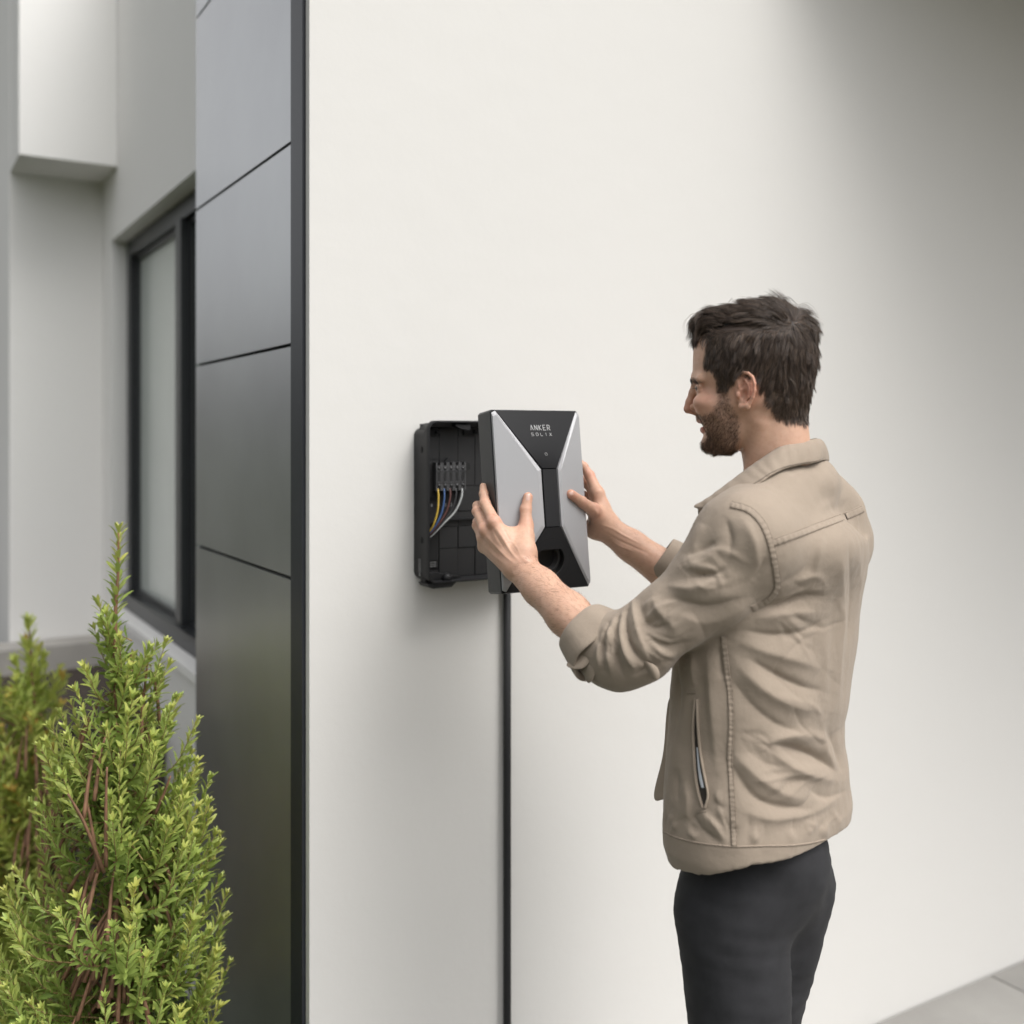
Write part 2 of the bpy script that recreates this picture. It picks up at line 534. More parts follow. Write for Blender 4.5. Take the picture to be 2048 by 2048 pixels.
# lower cut-out and small legend
box('lower_pocket', 0.020, 0.0445, FY - 0.0049, FY - 0.0002, 0.040, 0.104, M['void'], BX, bevel=0.001, seg=1)
box('pocket_floor', 0.006, 0.0445, FY - 0.003, FY - 0.0003, 0.0255, 0.0395, M['black_plastic2'], BX)
boxes('legend', [(0.020 + 0.007 * i, 0.0255 + 0.007 * i, FY - 0.0036, FY - 0.0032, 0.027 + 0.0042 * j, 0.0288 + 0.0042 * j) for i in range(3) for j in range(3)], M['print_dim'], BX)
# cable entry gland at the bottom, protruding under the rim
prism('entry_lip', [(0.004, -0.006), (0.012, -0.009), (0.052, -0.0085), (0.058, -0.003), (0.064, 0.001), (0.0, 0.001)], -0.060, -0.020, M['black_plastic'], BX, bevel=0.0015)
tube('entry_knob', [(0.047, -0.050, 0.002), (0.047, -0.050, 0.013), (0.047, -0.050, 0.017)], [0.010, 0.009, 0.005], M['black_plastic'], BX, k=18)
prism('wedge', [(0.006, 0.0), (0.03, 0.006), (0.085, 0.007), (0.03, 0.018), (0.006, 0.016)], -0.040, -0.020, M['black_plastic2'], BX, bevel=0.001)
# diagonal inner rib
prism('rib', [(0.035, 0.104), (0.048, 0.104), (0.058, 0.118), (0.126, 0.118), (0.126, 0.1205), (0.055, 0.1205), (0.050, 0.116), (0.035, 0.114)], FY - 0.012, FY - 0.0051, M['black_plastic'], BX, bevel=0.0006, seg=1)
# mounting plate behind the terminals
prism('mounting_plate', [(0.014, 0.165), (0.010, 0.222), (0.020, 0.231), (0.100, 0.233), (0.109, 0.229), (0.110, 0.218), (0.094, 0.212), (0.094, 0.172), (0.030, 0.168)], FY - 0.016, FY - 0.0052, M['void'], BX, bevel=0.001)
prism('latch', [(0.052, 0.233), (0.058, 0.241), (0.064, 0.241), (0.0635, 0.236), (0.070, 0.233)], FY - 0.018, FY - 0.010, M['black_plastic'], BX, bevel=0.0008)
# five pole terminal block
TY = FY - 0.030
TX0, TW, TZ0, TZ1 = 0.0265, 0.0132, 0.178, 0.2325
for k in range(5):
    x0 = TX0 + k * TW; x1 = x0 + TW - 0.0004
    tb = empty('terminal'); tb.parent = BX
    boxes('clamp_body', [(x0, x1, TY, FY - 0.0165, 0.186, 0.2235), (x0 + 0.0035, x1, TY - 0.0005, FY - 0.0165, 0.2237, 0.2265),
                          (x0 + 0.0095, x1 + 0.0, TY, FY - 0.0165, 0.2267, 0.2325), (x0, x0 + 0.003, TY, FY - 0.0165, 0.2237, 0.2325),
                          (x0, x0 + 0.003, TY, FY - 0.0165, 0.1775, 0.1858), (x0 + 0.0098, x1, TY, FY - 0.0165, 0.1775, 0.1858), (x0 + 0.0032, x0 + 0.0096, TY + 0.002, FY - 0.0165, 0.181, 0.1858)], M['terminal'], tb, bevel=0.0004)
    box('slot', x0 + 0.0045, x0 + 0.0078, TY - 0.0012, TY - 0.0002, 0.1965, 0.2135, M['void'], tb)
    boxes('slot_rim', [(x0 + 0.0022, x0 + 0.0032, TY - 0.0016, TY - 0.0001, 0.1945, 0.216), (x0 + 0.0102, x0 + 0.0112, TY - 0.0016, TY - 0.0001, 0.1945, 0.216),
                       (x0 + 0.0010, x0 + 0.0122, TY - 0.0018, TY - 0.0001, 0.2165, 0.2174), (x0 + 0.0010, x0 + 0.0122, TY - 0.0018, TY - 0.0001, 0.1931, 0.1940)], M['terminal'], tb, bevel=0.0002)
    for z in (0.2215, 0.1885):
        a = Acc(); a.tube([(x0 + 0.0065, TY - 0.0004, z), (x0 + 0.0065, TY - 0.0012, z)], 0.0034, 16); a.build('screw_well', M['void'], tb)
        a = Acc(); a.tube([(x0 + 0.0060, TY - 0.0012, z), (x0 + 0.0060, TY - 0.0018, z)], 0.0026, 14); a.build('screw', M['terminal'], tb)
# wires
wires = [('yellow', (0.50, 0.34, 0.05)), ('blue', (0.04, 0.09, 0.22)), ('brown', (0.085, 0.030, 0.025)), ('black', (0.016, 0.016, 0.017)), ('grey', (0.34, 0.35, 0.345))]
for k, (cn_, c) in enumerate(wires):
    x = TX0 + (k + 0.5) * TW - 0.0015
    mm = simple('wire_' + cn_, c, 0.38, vary=0.08)
    sweep = [0.004, 0.012, 0.021, 0.030, 0.040][k]
    Pn = [(x, TY + 0.006, 0.186), (x, TY + 0.001, 0.176), (x - 0.10 * sweep - 0.001, TY - 0.003, 0.160),
          (x - 0.42 * sweep - 0.003, TY - 0.005, 0.138 - 0.0006 * k), (x - 0.9 * sweep - 0.008, TY - 0.004, 0.115 - 0.0003 * k), (0.013 + 0.0012 * k, TY + 0.004, 0.098 - 0.002 * k), (0.004 + 0.001 * k, TY + 0.014, 0.089 - 0.0012 * k)]
    o = tube('wire', Pn, 0.00185, mm, BX, k=10, n=8)
    o['label'] = cn_ + ' insulated wire'
# bundle clip where the wires leave
bm = bmesh.new(); bmesh.ops.create_uvsphere(bm, u_segments=16, v_segments=8, radius=0.011, matrix=Matrix.Translation((0.010, -0.034, 0.086)))
for v in bm.verts: v.co.z = 0.086 + (v.co.z - 0.086) * 0.45
bm_obj('cable_clip', bm, M['black_plastic'], BX, smooth=True)
# printed marks under the terminals: earth dot, N, L1, L2, L3
STROKES = {
 'A': [[(0, 0), (.5, 1), (1, 0)]], 'N': [[(0, 0), (0, 1), (1, 0), (1, 1)]], 'K': [[(0, 0), (0, 1)], [(1, 1), (.12, .5), (1, 0)]],
 'E': [[(1, 1), (0, 1), (0, 0), (1, 0)], [(0, .5), (.85, .5)]], 'R': [[(0, 0), (0, 1), (.8, 1), (1, .85), (1, .6), (.8, .45), (0, .45)], [(.5, .45), (1, 0)]],
 'S': [[(1, 1), (.1, 1), (0, .9), (0, .6), (.1, .5), (.9, .5), (1, .4), (1, .1), (.9, 0), (0, 0)]],
 'O': [[(.2, 0), (0, .2), (0, .8), (.2, 1), (.8, 1), (1, .8), (1, .2), (.8, 0), (.2, 0)]], 'L': [[(0, 1), (0, 0), (.9, 0)]],
 'I': [[(.5, 0), (.5, 1)]], 'X': [[(0, 0), (1, 1)], [(0, 1), (1, 0)]], '1': [[(.2, .8), (.5, 1), (.5, 0)]],
 '2': [[(0, .8), (.2, 1), (.8, 1), (1, .8), (1, .6), (0, 0), (1, 0)]], '3': [[(0, 1), (1, 1), (.5, .55), (1, .4), (1, .1), (.8, 0), (0, 0)]],
 "'": [[(.42, .18), (.6, 0.02)]]}
def lettering(name, text, x, y, z, w, h, gap, sw, m, parent, depth=0.0003):
    bm = bmesh.new()
    for c in text:
        for st in STROKES.get(c, []):
            for (a, b) in zip(st[:-1], st[1:]):
                p = Vector((x + a[0] * w, 0, z + a[1] * h)); q = Vector((x + b[0] * w, 0, z + b[1] * h))
                d = (q - p).normalized() * sw * 0.5; n = Vector((-d.z, 0, d.x))
                p -= d * 0.6; q += d * 0.6
                quad = [p + n, q + n, q - n, p - n]
                va = [bm.verts.new((v.x, y, v.z)) for v in quad]; vb = [bm.verts.new((v.x, y - depth, v.z)) for v in quad]
                bm.faces.new(va); bm.faces.new(vb[::-1])
                for i in range(4): bm.faces.new((va[i], vb[i], vb[(i + 1) % 4], va[(i + 1) % 4]))
        x += w + gap
    return bm_obj(name, bm, m, parent)
LY = FY - 0.0053
M['print_mid'] = simple('mid_grey_print', (0.40, 0.40, 0.40), 0.5, vary=0.1)
a = Acc(); a.tube([(0.0155, FY - 0.0051, 0.149), (0.0155, FY - 0.0055, 0.149)], 0.0044, 20); a.build('earth_mark', simple('earth_mark_yellow', (0.20, 0.22, 0.07), 0.5, vary=0.1), BX)
for i, tx in enumerate(('N', 'L1', 'L2', 'L3')):
    lettering('terminal_mark', tx, 0.0285 + 0.0132 * i, LY, 0.1455, 0.0022, 0.0052, 0.0012, 0.0007, M['print_mid'], BX)

# ---------------------------------------------------------------- conduit
cd = tube('conduit', [h2w(0.1265, -0.011, 1.29), h2w(0.1265, -0.011, 0.9), h2w(0.1265, -0.011, 0.5), h2w(0.1265, -0.011, 0.0)], 0.0079, M['conduit'], None, k=20)
tag(cd, 'thin black cable conduit running down the white wall below the charger', 'conduit')

# ---------------------------------------------------------------- front cover, held in the hands
CV = empty('charger_cover')
CV.matrix_world = Matrix.Translation((0.051, 1.815, CAM_Z - 0.111)) @ Matrix.Rotation(0.537, 4, 'Z') @ Matrix.Rotation(-0.125, 4, 'X')
tag(CV, 'silver and black charger front cover held between both hands', 'cover')
CW, CH = 0.180, 0.312
hx, hz = CW / 2, CH / 2
# local: x right, z up, y=0 is the front plane, +y towards the wall
def ring_pts(x0, x1, z0, z1, c):
    return [(x0 + c, z0), (x1 - c, z0), (x1, z0 + c), (x1, z1 - c), (x1 - c, z1), (x0 + c, z1), (x0, z1 - c), (x0, z0 + c)]
bm = bmesh.new()
prev = None
rings = [(ring_pts(-hx + 0.004, hx - 0.004, -hz + 0.004, hz - 0.004, 0.004), 0.046), (ring_pts(-hx, hx, -hz, hz, 0.004), 0.046), (ring_pts(-hx, hx, -hz, hz, 0.003), 0.0045), (ring_pts(-hx + 0.0010, hx - 0.0010, -hz + 0.0010, hz - 0.0010, 0.003), 0.003)]
for pts, y in rings:
    cur = [bm.verts.new((p[0], y, p[1])) for p in pts]
    if prev:
        for i in range(8): bm.faces.new((prev[i], cur[i], cur[(i + 1) % 8], prev[(i + 1) % 8]))
    else:
        bm.faces.new(cur)
    prev = cur
bm_obj('body', bm, M['cover_body'], CV, bevel=0.0006, seg=1)

PH = 0.031                                  # how far the neck stands proud of the rim
nzt, nzb, nxw = 0.050, -0.0495, 0.0150
def slab(name, pts, m, th=0.003, inset=0.0, lift=0.0, bevel=0.0006, seg=2, out=-1, parent=CV, round_=0.0):
    """thin plate on the plane of pts (3D, any order round the outline)"""
    Q = [Vector(p) for p in pts]
    n = Vector((0, 0, 0))
    for i in range(len(Q)):
        n += (Q[i] - Q[0]).cross(Q[(i + 1) % len(Q)] - Q[0])
    n.normalize()
    if n.y > 0: Q.reverse(); n = -n
    c = len(Q)
    if inset:
        R_ = []
        for i in range(c):
            a, b, d = Q[i - 1], Q[i], Q[(i + 1) % c]
            e1 = (b - a).normalized(); e2 = (d - b).normalized()
            n1 = n.cross(e1); n2 = n.cross(e2)
            k = (n1 + n2); k = k / max(0.15, k.dot(n1))
            R_.append(b + k * inset)
        Q = R_
    if round_:
        S_ = []
        for i in range(c):
            a, b, d = Q[i - 1], Q[i], Q[(i + 1) % c]
            r1 = min(round_, (a - b).length * .4); r2 = min(round_, (d - b).length * .4)
            p0 = b + (a - b).normalized() * r1; p1 = b + (d - b).normalized() * r2
            for k in range(5):
                t = k / 4
                S_.append(p0 * (1 - t) ** 2 + b * 2 * t * (1 - t) + p1 * t * t)
        Q = S_
    bm = bmesh.new()
    a = [bm.verts.new(q + n * lift) for q in Q]
    b = [bm.verts.new(q + n * (lift - th)) for q in Q]
    bm.faces.new(a); bm.faces.new(b[::-1])
    for i in range(len(Q)):
        bm.faces.new((a[i], b[i], b[(i + 1) % len(Q)], a[(i + 1) % len(Q)]))
    return bm_obj(name, bm, m, parent, bevel=bevel, seg=seg)
TLc, TRc, BLc, BRc = (-hx + .0015, 0, hz - .0015), (hx - .0015, 0, hz - .0015), (-hx + .0015, 0, -hz + .0015), (hx - .0015, 0, -hz + .0015)
NTl, NTr, NBl, NBr = (-nxw, -PH, nzt), (nxw, -PH, nzt), (-nxw, -PH, nzb), (nxw, -PH, nzb)
# dark pyramid core under the plates
bm = bmesh.new()
vv = [bm.verts.new((p[0] * 0.995, p[1] + 0.0032, p[2] * 0.995)) for p in (TLc, TRc, BRc, BLc, NTl, NTr, NBr, NBl)]
for f in ((0, 1, 5, 4), (4, 5, 6, 7), (1, 2, 6, 5), (0, 4, 7, 3)): bm.faces.new([vv[i] for i in f])
bm_obj('core', bm, M['void'], CV)
slab('glass_panel', [(TLc[0] + .006, TLc[1], TLc[2]), (TRc[0] - .004, TRc[1], TRc[2]), NTr, NTl], M['cover_black'], inset=0.0006, lift=0.0012)
slab('light_bar', [NTl, NTr, NBr, NBl], M['cover_satin'], inset=0.0010, lift=0.0011, round_=0.001)
# silver flanks: a sloping plate and a narrow chamfer along the neck
def flank(s):
    k = 0.0165 if s < 0 else 0.0185
    T, B = (s * (hx - .0008), 0.0004, hz - .006), (s * (hx - .0008), 0.0004, -hz + .006)
    T2, B2 = (s * (hx - .008), -0.0006, hz - .0022), (s * (hx - .008), -0.0006, -hz + .0022)
    fr_ = lambda x: -PH * (hx - abs(x)) / (hx - nxw)
    a = (s * k, fr_(k), nzt - .001); b = (s * k, fr_(k), nzb + .001)
    bm = bmesh.new()
    ch_w = 0.0050
    lf = 0.0022
    # outline of the plate top
    outline = [T, T2, a, b, B2, B]
    Q = [Vector(p) for p in outline]
    n = Vector((-s * 0, 0, 0)); n = (Q[2] - Q[0]).cross(Q[3] - Q[0]).normalized()
    if n.y > 0: n = -n
    base = [bm.verts.new(q - n * 0.0028) for q in Q]
    edge = [bm.verts.new(q + n * 0.0002) for q in Q]
    cen = Vector((s * 0.060, 0, 0)); 
    tops = []
    for i, q in enumerate(Q):
        p = q.copy()
        if i in (2, 3): p.x += s * ch_w; p.z += (-.0030 if i == 2 else .0030) * 1
        elif i in (1, 4): p.x += 0.0; p.z += (-.0085 if i == 1 else .0085)
        else: p.x -= s * 0.0016; p.z += (-.0065 if i == 0 else .0065)
        p.y = fr_(p.x)
        tops.append(bm.verts.new(p + n * lf))
    N_ = len(Q)
    bm.faces.new(tops)
    for i in range(N_):
        j = (i + 1) % N_
        bm.faces.new((edge[i], edge[j], tops[j], tops[i])); bm.faces.new((base[i], base[j], edge[j], edge[i]))
    o = bm_obj('side_plate', bm, M['silver'], CV, bevel=0.0005, seg=1)
    return o
flank(-1)
flank(1)
# lower plate with the socket opening, in the plane of BL BR NB
ev = (Vector((0, -PH, nzb)) - Vector((0, 0, -hz + .0015))); vl = ev.length; ev.normalize()
ex = Vector((1, 0, 0)); en = ex.cross(ev); en = en if en.y < 0 else -en
SO = Vector((0, 0, -hz + .0015))
def sp(u, v, n=0.0): return SO + ex * u + ev * v + en * n
svc = 0.0505                                 # socket centre along the slope
def dshape(r, cut=0.72, off=0.0, N=48):
    pts = []
    for k in range(N):
        a = 2 * math.pi * (k + .5) / N
        u, v = r * math.cos(a), r * math.sin(a)
        lim = r * cut + off
        if v > lim: v = lim
        pts.append((u, v + svc))
    return pts
bm = bmesh.new()
out = [(-hx + .0065, .0006), (hx - .0055, .0006), (nxw - .0002, vl - .0006), (-nxw + .0002, vl - .0006)]
ov = [bm.verts.new(sp(u, v, .0012)) for u, v in out]
ie = [bm.verts.new(sp(u, v, .0012)) for u, v in dshape(.0282)]
edges = [bm.edges.new((ov[i], ov[(i + 1) % 4])) for i in range(4)] + [bm.edges.new((ie[i], ie[(i + 1) % 48])) for i in range(48)]
bmesh.ops.triangle_fill(bm, use_beauty=True, edges=edges)
for f in [f for f in bm.faces if (f.calc_center_median() - sp(0, svc, .0012)).length < .012 and all(v in ie for v in f.verts)]:
    bm.faces.remove(f)
lo = [bm.verts.new(sp(u, v, -.003)) for u, v in out]
for i in range(4): bm.faces.new((ov[i], lo[i], lo[(i + 1) % 4], ov[(i + 1) % 4]))
bm_obj('lower_plate', bm, M['cover_satin'], CV)
def dring(name, specs, m, cap):
    bm = bmesh.new(); prev = None
    for r, n, off in specs:
        cur = [bm.verts.new(sp(u, v, n)) for u, v in dshape(r, off=off)]
        if prev:
            for i in range(48): bm.faces.new((prev[i], prev[(i + 1) % 48], cur[(i + 1) % 48], cur[i]))
        prev = cur
    if cap: bm.faces.new(prev)
    return bm_obj(name, bm, m, CV, smooth=True)
dring('socket', [(.0284, .0011, 0), (.0277, .0006, 0), (.0270, -.010, 0), (.0240, -.011, 0), (.0235, -.022, 0)], simple('socket_plastic', (.008, .008, .008), .45, vary=.2), True)
dring('socket_rim', [(.0236, -.0100, 0), (.0231, -.0088, 0), (.0224, -.0090, 0), (.0220, -.030, 0)], simple('socket_inner', (.05, .05, .05), .35, vary=.1), False)
a = Acc()
a.tube([sp(.0395 * math.cos(t), svc + .0395 * math.sin(t), .0010) for t in np.linspace(0, 2 * math.pi, 60)], .00035, 6)
a.build('ring_groove', M['void'], CV)
# lettering on the glass panel, laid on its plane
gv = (Vector((0, 0, hz - .0015)) - Vector((0, -PH, nzt))).normalized(); gn_ = ex.cross(gv); gn_ = gn_ if gn_.y < 0 else -gn_
def on_glass(o, u0, z0, rot=None):
    base = Vector((0, -PH, nzt)); t = (z0 - nzt) / gv.z
    org = base + gv * t + ex * u0 + gn_ * 0.0013
    Mx = Matrix((( ex.x, -gn_.x, gv.x, org.x), (ex.y, -gn_.y, gv.y, org.y), (ex.z, -gn_.z, gv.z, org.z), (0, 0, 0, 1)))
    o.data.transform(Mx)
w1, g1 = .0050, .0036
W_ = 5 * w1 + 4 * g1
on_glass(lettering('brand_lettering', 'ANKER', -W_ / 2, 0, 0, w1, .0094, g1, .00095, M['print'], CV), 0.0, .1185)
w2, g2 = .0042, .0050
W_ = 5 * w2 + 4 * g2
on_glass(lettering('brand_lettering', 'SOLIX', -W_ / 2, 0, 0, w2, .0054, g2, .00062, M['print'], CV), 0.0, .1082)
a = Acc()
an = np.linspace(math.radians(50), math.radians(360), 20)
a.tube([(.0026 * math.cos(t), -.0001, .0026 * math.sin(t)) for t in an], .0003, 6)
a.tube([(.0026, -.0001, 0), (.0012, -.0001, .0005), (.0008, -.0001, .0012), (.0015, -.0001, .0022)], .0003, 6)
on_glass(a.build('status_icon', M['print'], CV), 0.0, .0755)
# ---------------------------------------------------------------- implicit surfaces -> mesh
def smin(a, b, k):
    if k <= 0: return np.minimum(a, b)
    h = np.clip(0.5 + 0.5 * (b - a) / k, 0, 1)
    return b * (1 - h) + a * h - k * h * (1 - h)
def smax(a, b, k):
    return -smin(-a, -b, k)

class Prim:
    """a primitive with bounds so that far points are skipped"""
    def __init__(s, fn, lo, hi, k, op='u'):
        s.fn, s.lo, s.hi, s.k, s.op = fn, np.asarray(lo), np.asarray(hi), k, op

def capsule(a, b, ra, rb, k=0.0, op='u', flat=None, fn=1.0):
    """rounded cone; flat=(axis vector, factor) squeezes the cross-section along that axis"""
    a = np.asarray(a, float); b = np.asarray(b, float)
    ab = b - a; L2 = ab @ ab + 1e-12
    if flat is not None:
        ax = np.asarray(flat[0], float); ax = ax - ab * (ax @ ab) / L2; ax /= np.linalg.norm(ax); fac = flat[1]
    def f(p):
        pa = p - a
        t = np.clip(pa @ ab / L2, 0, 1)
        r = ra + (rb - ra) * t
        q = pa - t[:, None] * ab
        if flat is not None:
            c = q @ ax
            q = q + (c / fac - c)[:, None] * ax
            d = np.sqrt((q * q).sum(1)) - r
            return d * np.where(d > 0, 1.0, 1.0) * (fac if fac < 1 else 1) if fac < 1 else d
        return np.sqrt((q * q).sum(1)) - r
    m = max(ra, rb) * max(1.0, flat[1] if flat is not None else 1.0)
    return Prim(f, np.minimum(a, b) - m, np.maximum(a, b) + m, k, op)

def ellipsoid(c, r, k=0.0, op='u', rot=None):
    c = np.asarray(c, float); r = np.asarray(r, float)
    def f(p):
        q = p - c
        if rot is not None: q = q @ rot
        k0 = np.sqrt(((q / r) ** 2).sum(1)); k1 = np.sqrt(((q / (r * r)) ** 2).sum(1)) + 1e-12
        return k0 * (k0 - 1) / k1
    m = r.max()
    return Prim(f, c - m, c + m, k, op)

class Field:
    def __init__(s, margin=0.03):
        s.p = []; s.margin = margin
    def add(s, *pr):
        s.p.extend(pr); return s
    def __call__(s, P_):
        d = np.full(len(P_), 0.2)
        for pr in s.p:
            m = s.margin
            idx = np.nonzero(np.all((P_ > pr.lo - m) & (P_ < pr.hi + m), axis=1))[0]
            if len(idx) == 0: continue
            v = pr.fn(P_[idx])
            if pr.op == 'u': d[idx] = smin(d[idx], v, pr.k)
            elif pr.op == 'd': d[idx] = smax(d[idx], -v, pr.k)
            elif pr.op == 'a': d[idx] = d[idx] - v          # additive relief
        return d
    def bounds(s):
        lo = np.min([p.lo for p in s.p if p.op == 'u'], axis=0); hi = np.max([p.hi for p in s.p if p.op == 'u'], axis=0)
        return lo - 0.01, hi + 0.01

def iso_mesh(f, lo, hi, h, c=4, refine=2):
    lo = np.asarray(lo, float); hi = np.asarray(hi, float)
    H = h * c
    n = np.ceil((hi - lo) / H).astype(int) + 1
    I = np.stack(np.meshgrid(*[np.arange(k) for k in n], indexing='ij'), -1).reshape(-1, 3)
    cen = lo + (I + 0.5) * H
    val = np.concatenate([f(cen[i:i + 400000]) for i in range(0, len(cen), 400000)])
    act = I[np.abs(val) < H * 1.15]
    N = n * c + 2
    def key(ijk): return (ijk[..., 0] * N[1] + ijk[..., 1]) * N[2] + ijk[..., 2]
    o = np.stack(np.meshgrid(*[np.arange(c)] * 3, indexing='ij'), -1).reshape(-1, 3)
    cells = (act[:, None, :] * c + o[None]).reshape(-1, 3)
    ck = key(cells)
    c8 = np.array([(i, j, k) for i in (0, 1) for j in (0, 1) for k in (0, 1)])
    nk = np.unique((ck[:, None] + key(c8)[None]).ravel())
    ni = np.stack([nk // (N[1] * N[2]), (nk // N[2]) % N[1], nk % N[2]], -1)
    pts = lo + ni * h
    S = np.concatenate([f(pts[i:i + 400000]) for i in range(0, len(pts), 400000)])
    S[S == 0] = 1e-9
    corner = np.searchsorted(nk, ck[:, None] + key(c8)[None])
    cv = S[corner]
    ins = (cv < 0).sum(1)
    m = (ins > 0) & (ins < 8)
    ck = ck[m]; cells = cells[m]; cv = cv[m]
    order = np.argsort(ck); ck = ck[order]; cells = cells[order]; cv = cv[order]
    acc = np.zeros((len(ck), 3)); cnt = np.zeros(len(ck))
    for a in range(8):
        for b in range(a + 1, 8):
            if bin(a ^ b).count('1') != 1: continue
            va, vb = cv[:, a], cv[:, b]
            x = (va < 0) != (vb < 0)
            t = np.where(x, va / np.where(va - vb == 0, 1, va - vb), 0)
            acc += np.where(x[:, None], c8[a] + t[:, None] * (c8[b] - c8[a]), 0); cnt += x
    V = lo + (cells + acc / cnt[:, None]) * h
    F = []
    nin = S < 0
    for ax in range(3):
        e = np.zeros(3, int); e[ax] = 1
        a2, a3 = (ax + 1) % 3, (ax + 2) % 3
        e2 = np.zeros(3, int); e2[a2] = 1; e3 = np.zeros(3, int); e3[a3] = 1
        # edge from node to node+e, found through the cell that has the node as its lowest corner
        i0 = cv[:, 0] < 0
        i1 = cv[:, {0: 4, 1: 2, 2: 1}[ax]] < 0
        x = np.nonzero(i0 != i1)[0]
        k0 = ck[x]
        q = np.stack([k0, k0 - key(e2), k0 - key(e2) - key(e3), k0 - key(e3)], 1)
        j = np.searchsorted(ck, q); j = np.clip(j, 0, len(ck) - 1)
        ok = (ck[j] == q).all(1)
        j = j[ok]; s = i0[x][ok]
        j[~s] = j[~s][:, ::-1]
        F.append(j)
    F = np.vstack(F)
    for _ in range(refine):
        d = f(V); e = h * 0.4; G = np.stack([f(V + np.eye(3)[i] * e) - d for i in range(3)], 1) / e
        g2 = (G * G).sum(1) + 1e-9
        st = -(d / np.maximum(g2, 0.3))[:, None] * G
        ln = np.linalg.norm(st, axis=1, keepdims=True)
        V = V + st * np.minimum(1, h * 0.6 / (ln + 1e-12))
    return V, F

def vnormals(V, F):
    a = V[F[:, 2]] - V[F[:, 0]]; b = V[F[:, 3]] - V[F[:, 1]]
    fn = np.cross(a, b); Nn = np.zeros_like(V)
    for k in range(4): np.add.at(Nn, F[:, k], fn)
    return Nn / (np.linalg.norm(Nn, axis=1, keepdims=True) + 1e-12)

def subdivide(V, F):
    """one Catmull-Clark step for a closed quad mesh"""
    n = len(V)
    fp = V[F].mean(1)
    E = np.sort(np.concatenate([F[:, [i, (i + 1) % 4]] for i in range(4)]), 1)
    k = E[:, 0].astype(np.int64) * n + E[:, 1]
    uk, inv = np.unique(k, return_inverse=True)
    ea, eb = uk // n, uk % n
    fi = np.tile(np.arange(len(F)), 4)
    sf = np.zeros((len(uk), 3)); np.add.at(sf, inv, fp[fi]); cf = np.bincount(inv, minlength=len(uk))
    mid = (V[ea] + V[eb]) / 2
    ep = np.where((cf == 2)[:, None], (V[ea] + V[eb] + sf) / 4, mid)
    Q = np.zeros_like(V); nf = np.zeros(n)
    for c in range(4): np.add.at(Q, F[:, c], fp); nf += np.bincount(F[:, c], minlength=n)
    Rm = np.zeros_like(V); ne = np.zeros(n)
    np.add.at(Rm, ea, mid); np.add.at(Rm, eb, mid); ne += np.bincount(ea, minlength=n) + np.bincount(eb, minlength=n)
    Q /= nf[:, None]; Rm /= ne[:, None]
    Vn = (Q + 2 * Rm + (nf[:, None] - 3) * V) / nf[:, None]
    VV = np.vstack([Vn, ep, fp])
    m = len(F); ei = inv.reshape(4, m).T + n; fc = np.arange(m) + n + len(uk)
    FF = np.vstack([np.stack([F[:, c], ei[:, c], fc, ei[:, (c - 1) % 4]], 1) for c in range(4)])
    return VV, FF

def to_px(V):
    return np.stack([1024 + FPX * V[:, 0] / V[:, 1], 870 - FPX * (V[:, 2] - CAM_Z) / V[:, 1]], 1)

def seg_dist(Q, line):
    """distance of 2D/3D points to a polyline and the arc fraction of the nearest point"""
    line = np.asarray(line, float)
    L = np.r_[0, np.cumsum(np.linalg.norm(np.diff(line, axis=0), axis=1))]
    best = np.full(len(Q), 1e9); tt = np.zeros(len(Q)); sd = np.zeros(len(Q))
    for i in range(len(line) - 1):
        a, b = line[i], line[i + 1]; ab = b - a
        t = np.clip((Q - a) @ ab / (ab @ ab + 1e-12), 0, 1)
        q = Q - a - t[:, None] * ab
        d = np.sqrt((q * q).sum(1))
        m = d < best
        best[m] = d[m]; tt[m] = (L[i] + t[m] * (L[i + 1] - L[i])) / L[-1]
        if Q.shape[1] == 2:
            sd[m] = np.sign(ab[0] * q[m, 1] - ab[1] * q[m, 0])
    return best, tt, sd

def in_poly(Q, poly):
    poly = np.asarray(poly, float); x, y = Q[:, 0], Q[:, 1]
    c = np.zeros(len(Q), bool); j = len(poly) - 1
    for i in range(len(poly)):
        xi, yi = poly[i]; xj, yj = poly[j]
        c ^= ((yi > y) != (yj > y)) & (x < (xj - xi) * (y - yi) / (yj - yi + 1e-12) + xi)
        j = i
    return c
def soft_poly(Q, poly, w):
    ins = in_poly(Q, poly)
    d, _, _ = seg_dist(Q, list(poly) + [poly[0]])
    return np.clip(0.5 + np.where(ins, d, -d) / w, 0, 1)

def add_attr(me, name, v):
    a = me.attributes.new(name, 'FLOAT', 'POINT')
    a.data.foreach_set('value', np.asarray(v, np.float32))
# ---------------------------------------------------------------- the man
def Z3(zx, zy): return (1080 + 0.4245 * zx, 900 + 0.4245 * zy)          # three reading scales of the photo
def ZL(zx, zy): return (930 + 0.12937 * zx, 940 + 0.12937 * zy)
def ZR(zx, zy): return (1100 + 0.15528 * zx, 900 + 0.15528 * zy)
def PL(zx, zy, Y): return P(*ZL(zx, zy), Y)
def PR(zx, zy, Y): return P(*ZR(zx, zy), Y)

def flank_depth(px, py, s):
    """depth where the ray through a pixel meets the cover's sloping silver plate"""
    Mw = CV.matrix_world
    a = Mw @ Vector((s * hx, 0, 0)); n = Mw.to_3x3() @ Vector((s * PH, -(hx - nxw), 0))
    o = Vector((0, 0, CAM_Z)); d = Vector(((px - 1024) / FPX, 1, (870 - py) / FPX))
    return (a - o).dot(n) / d.dot(n)

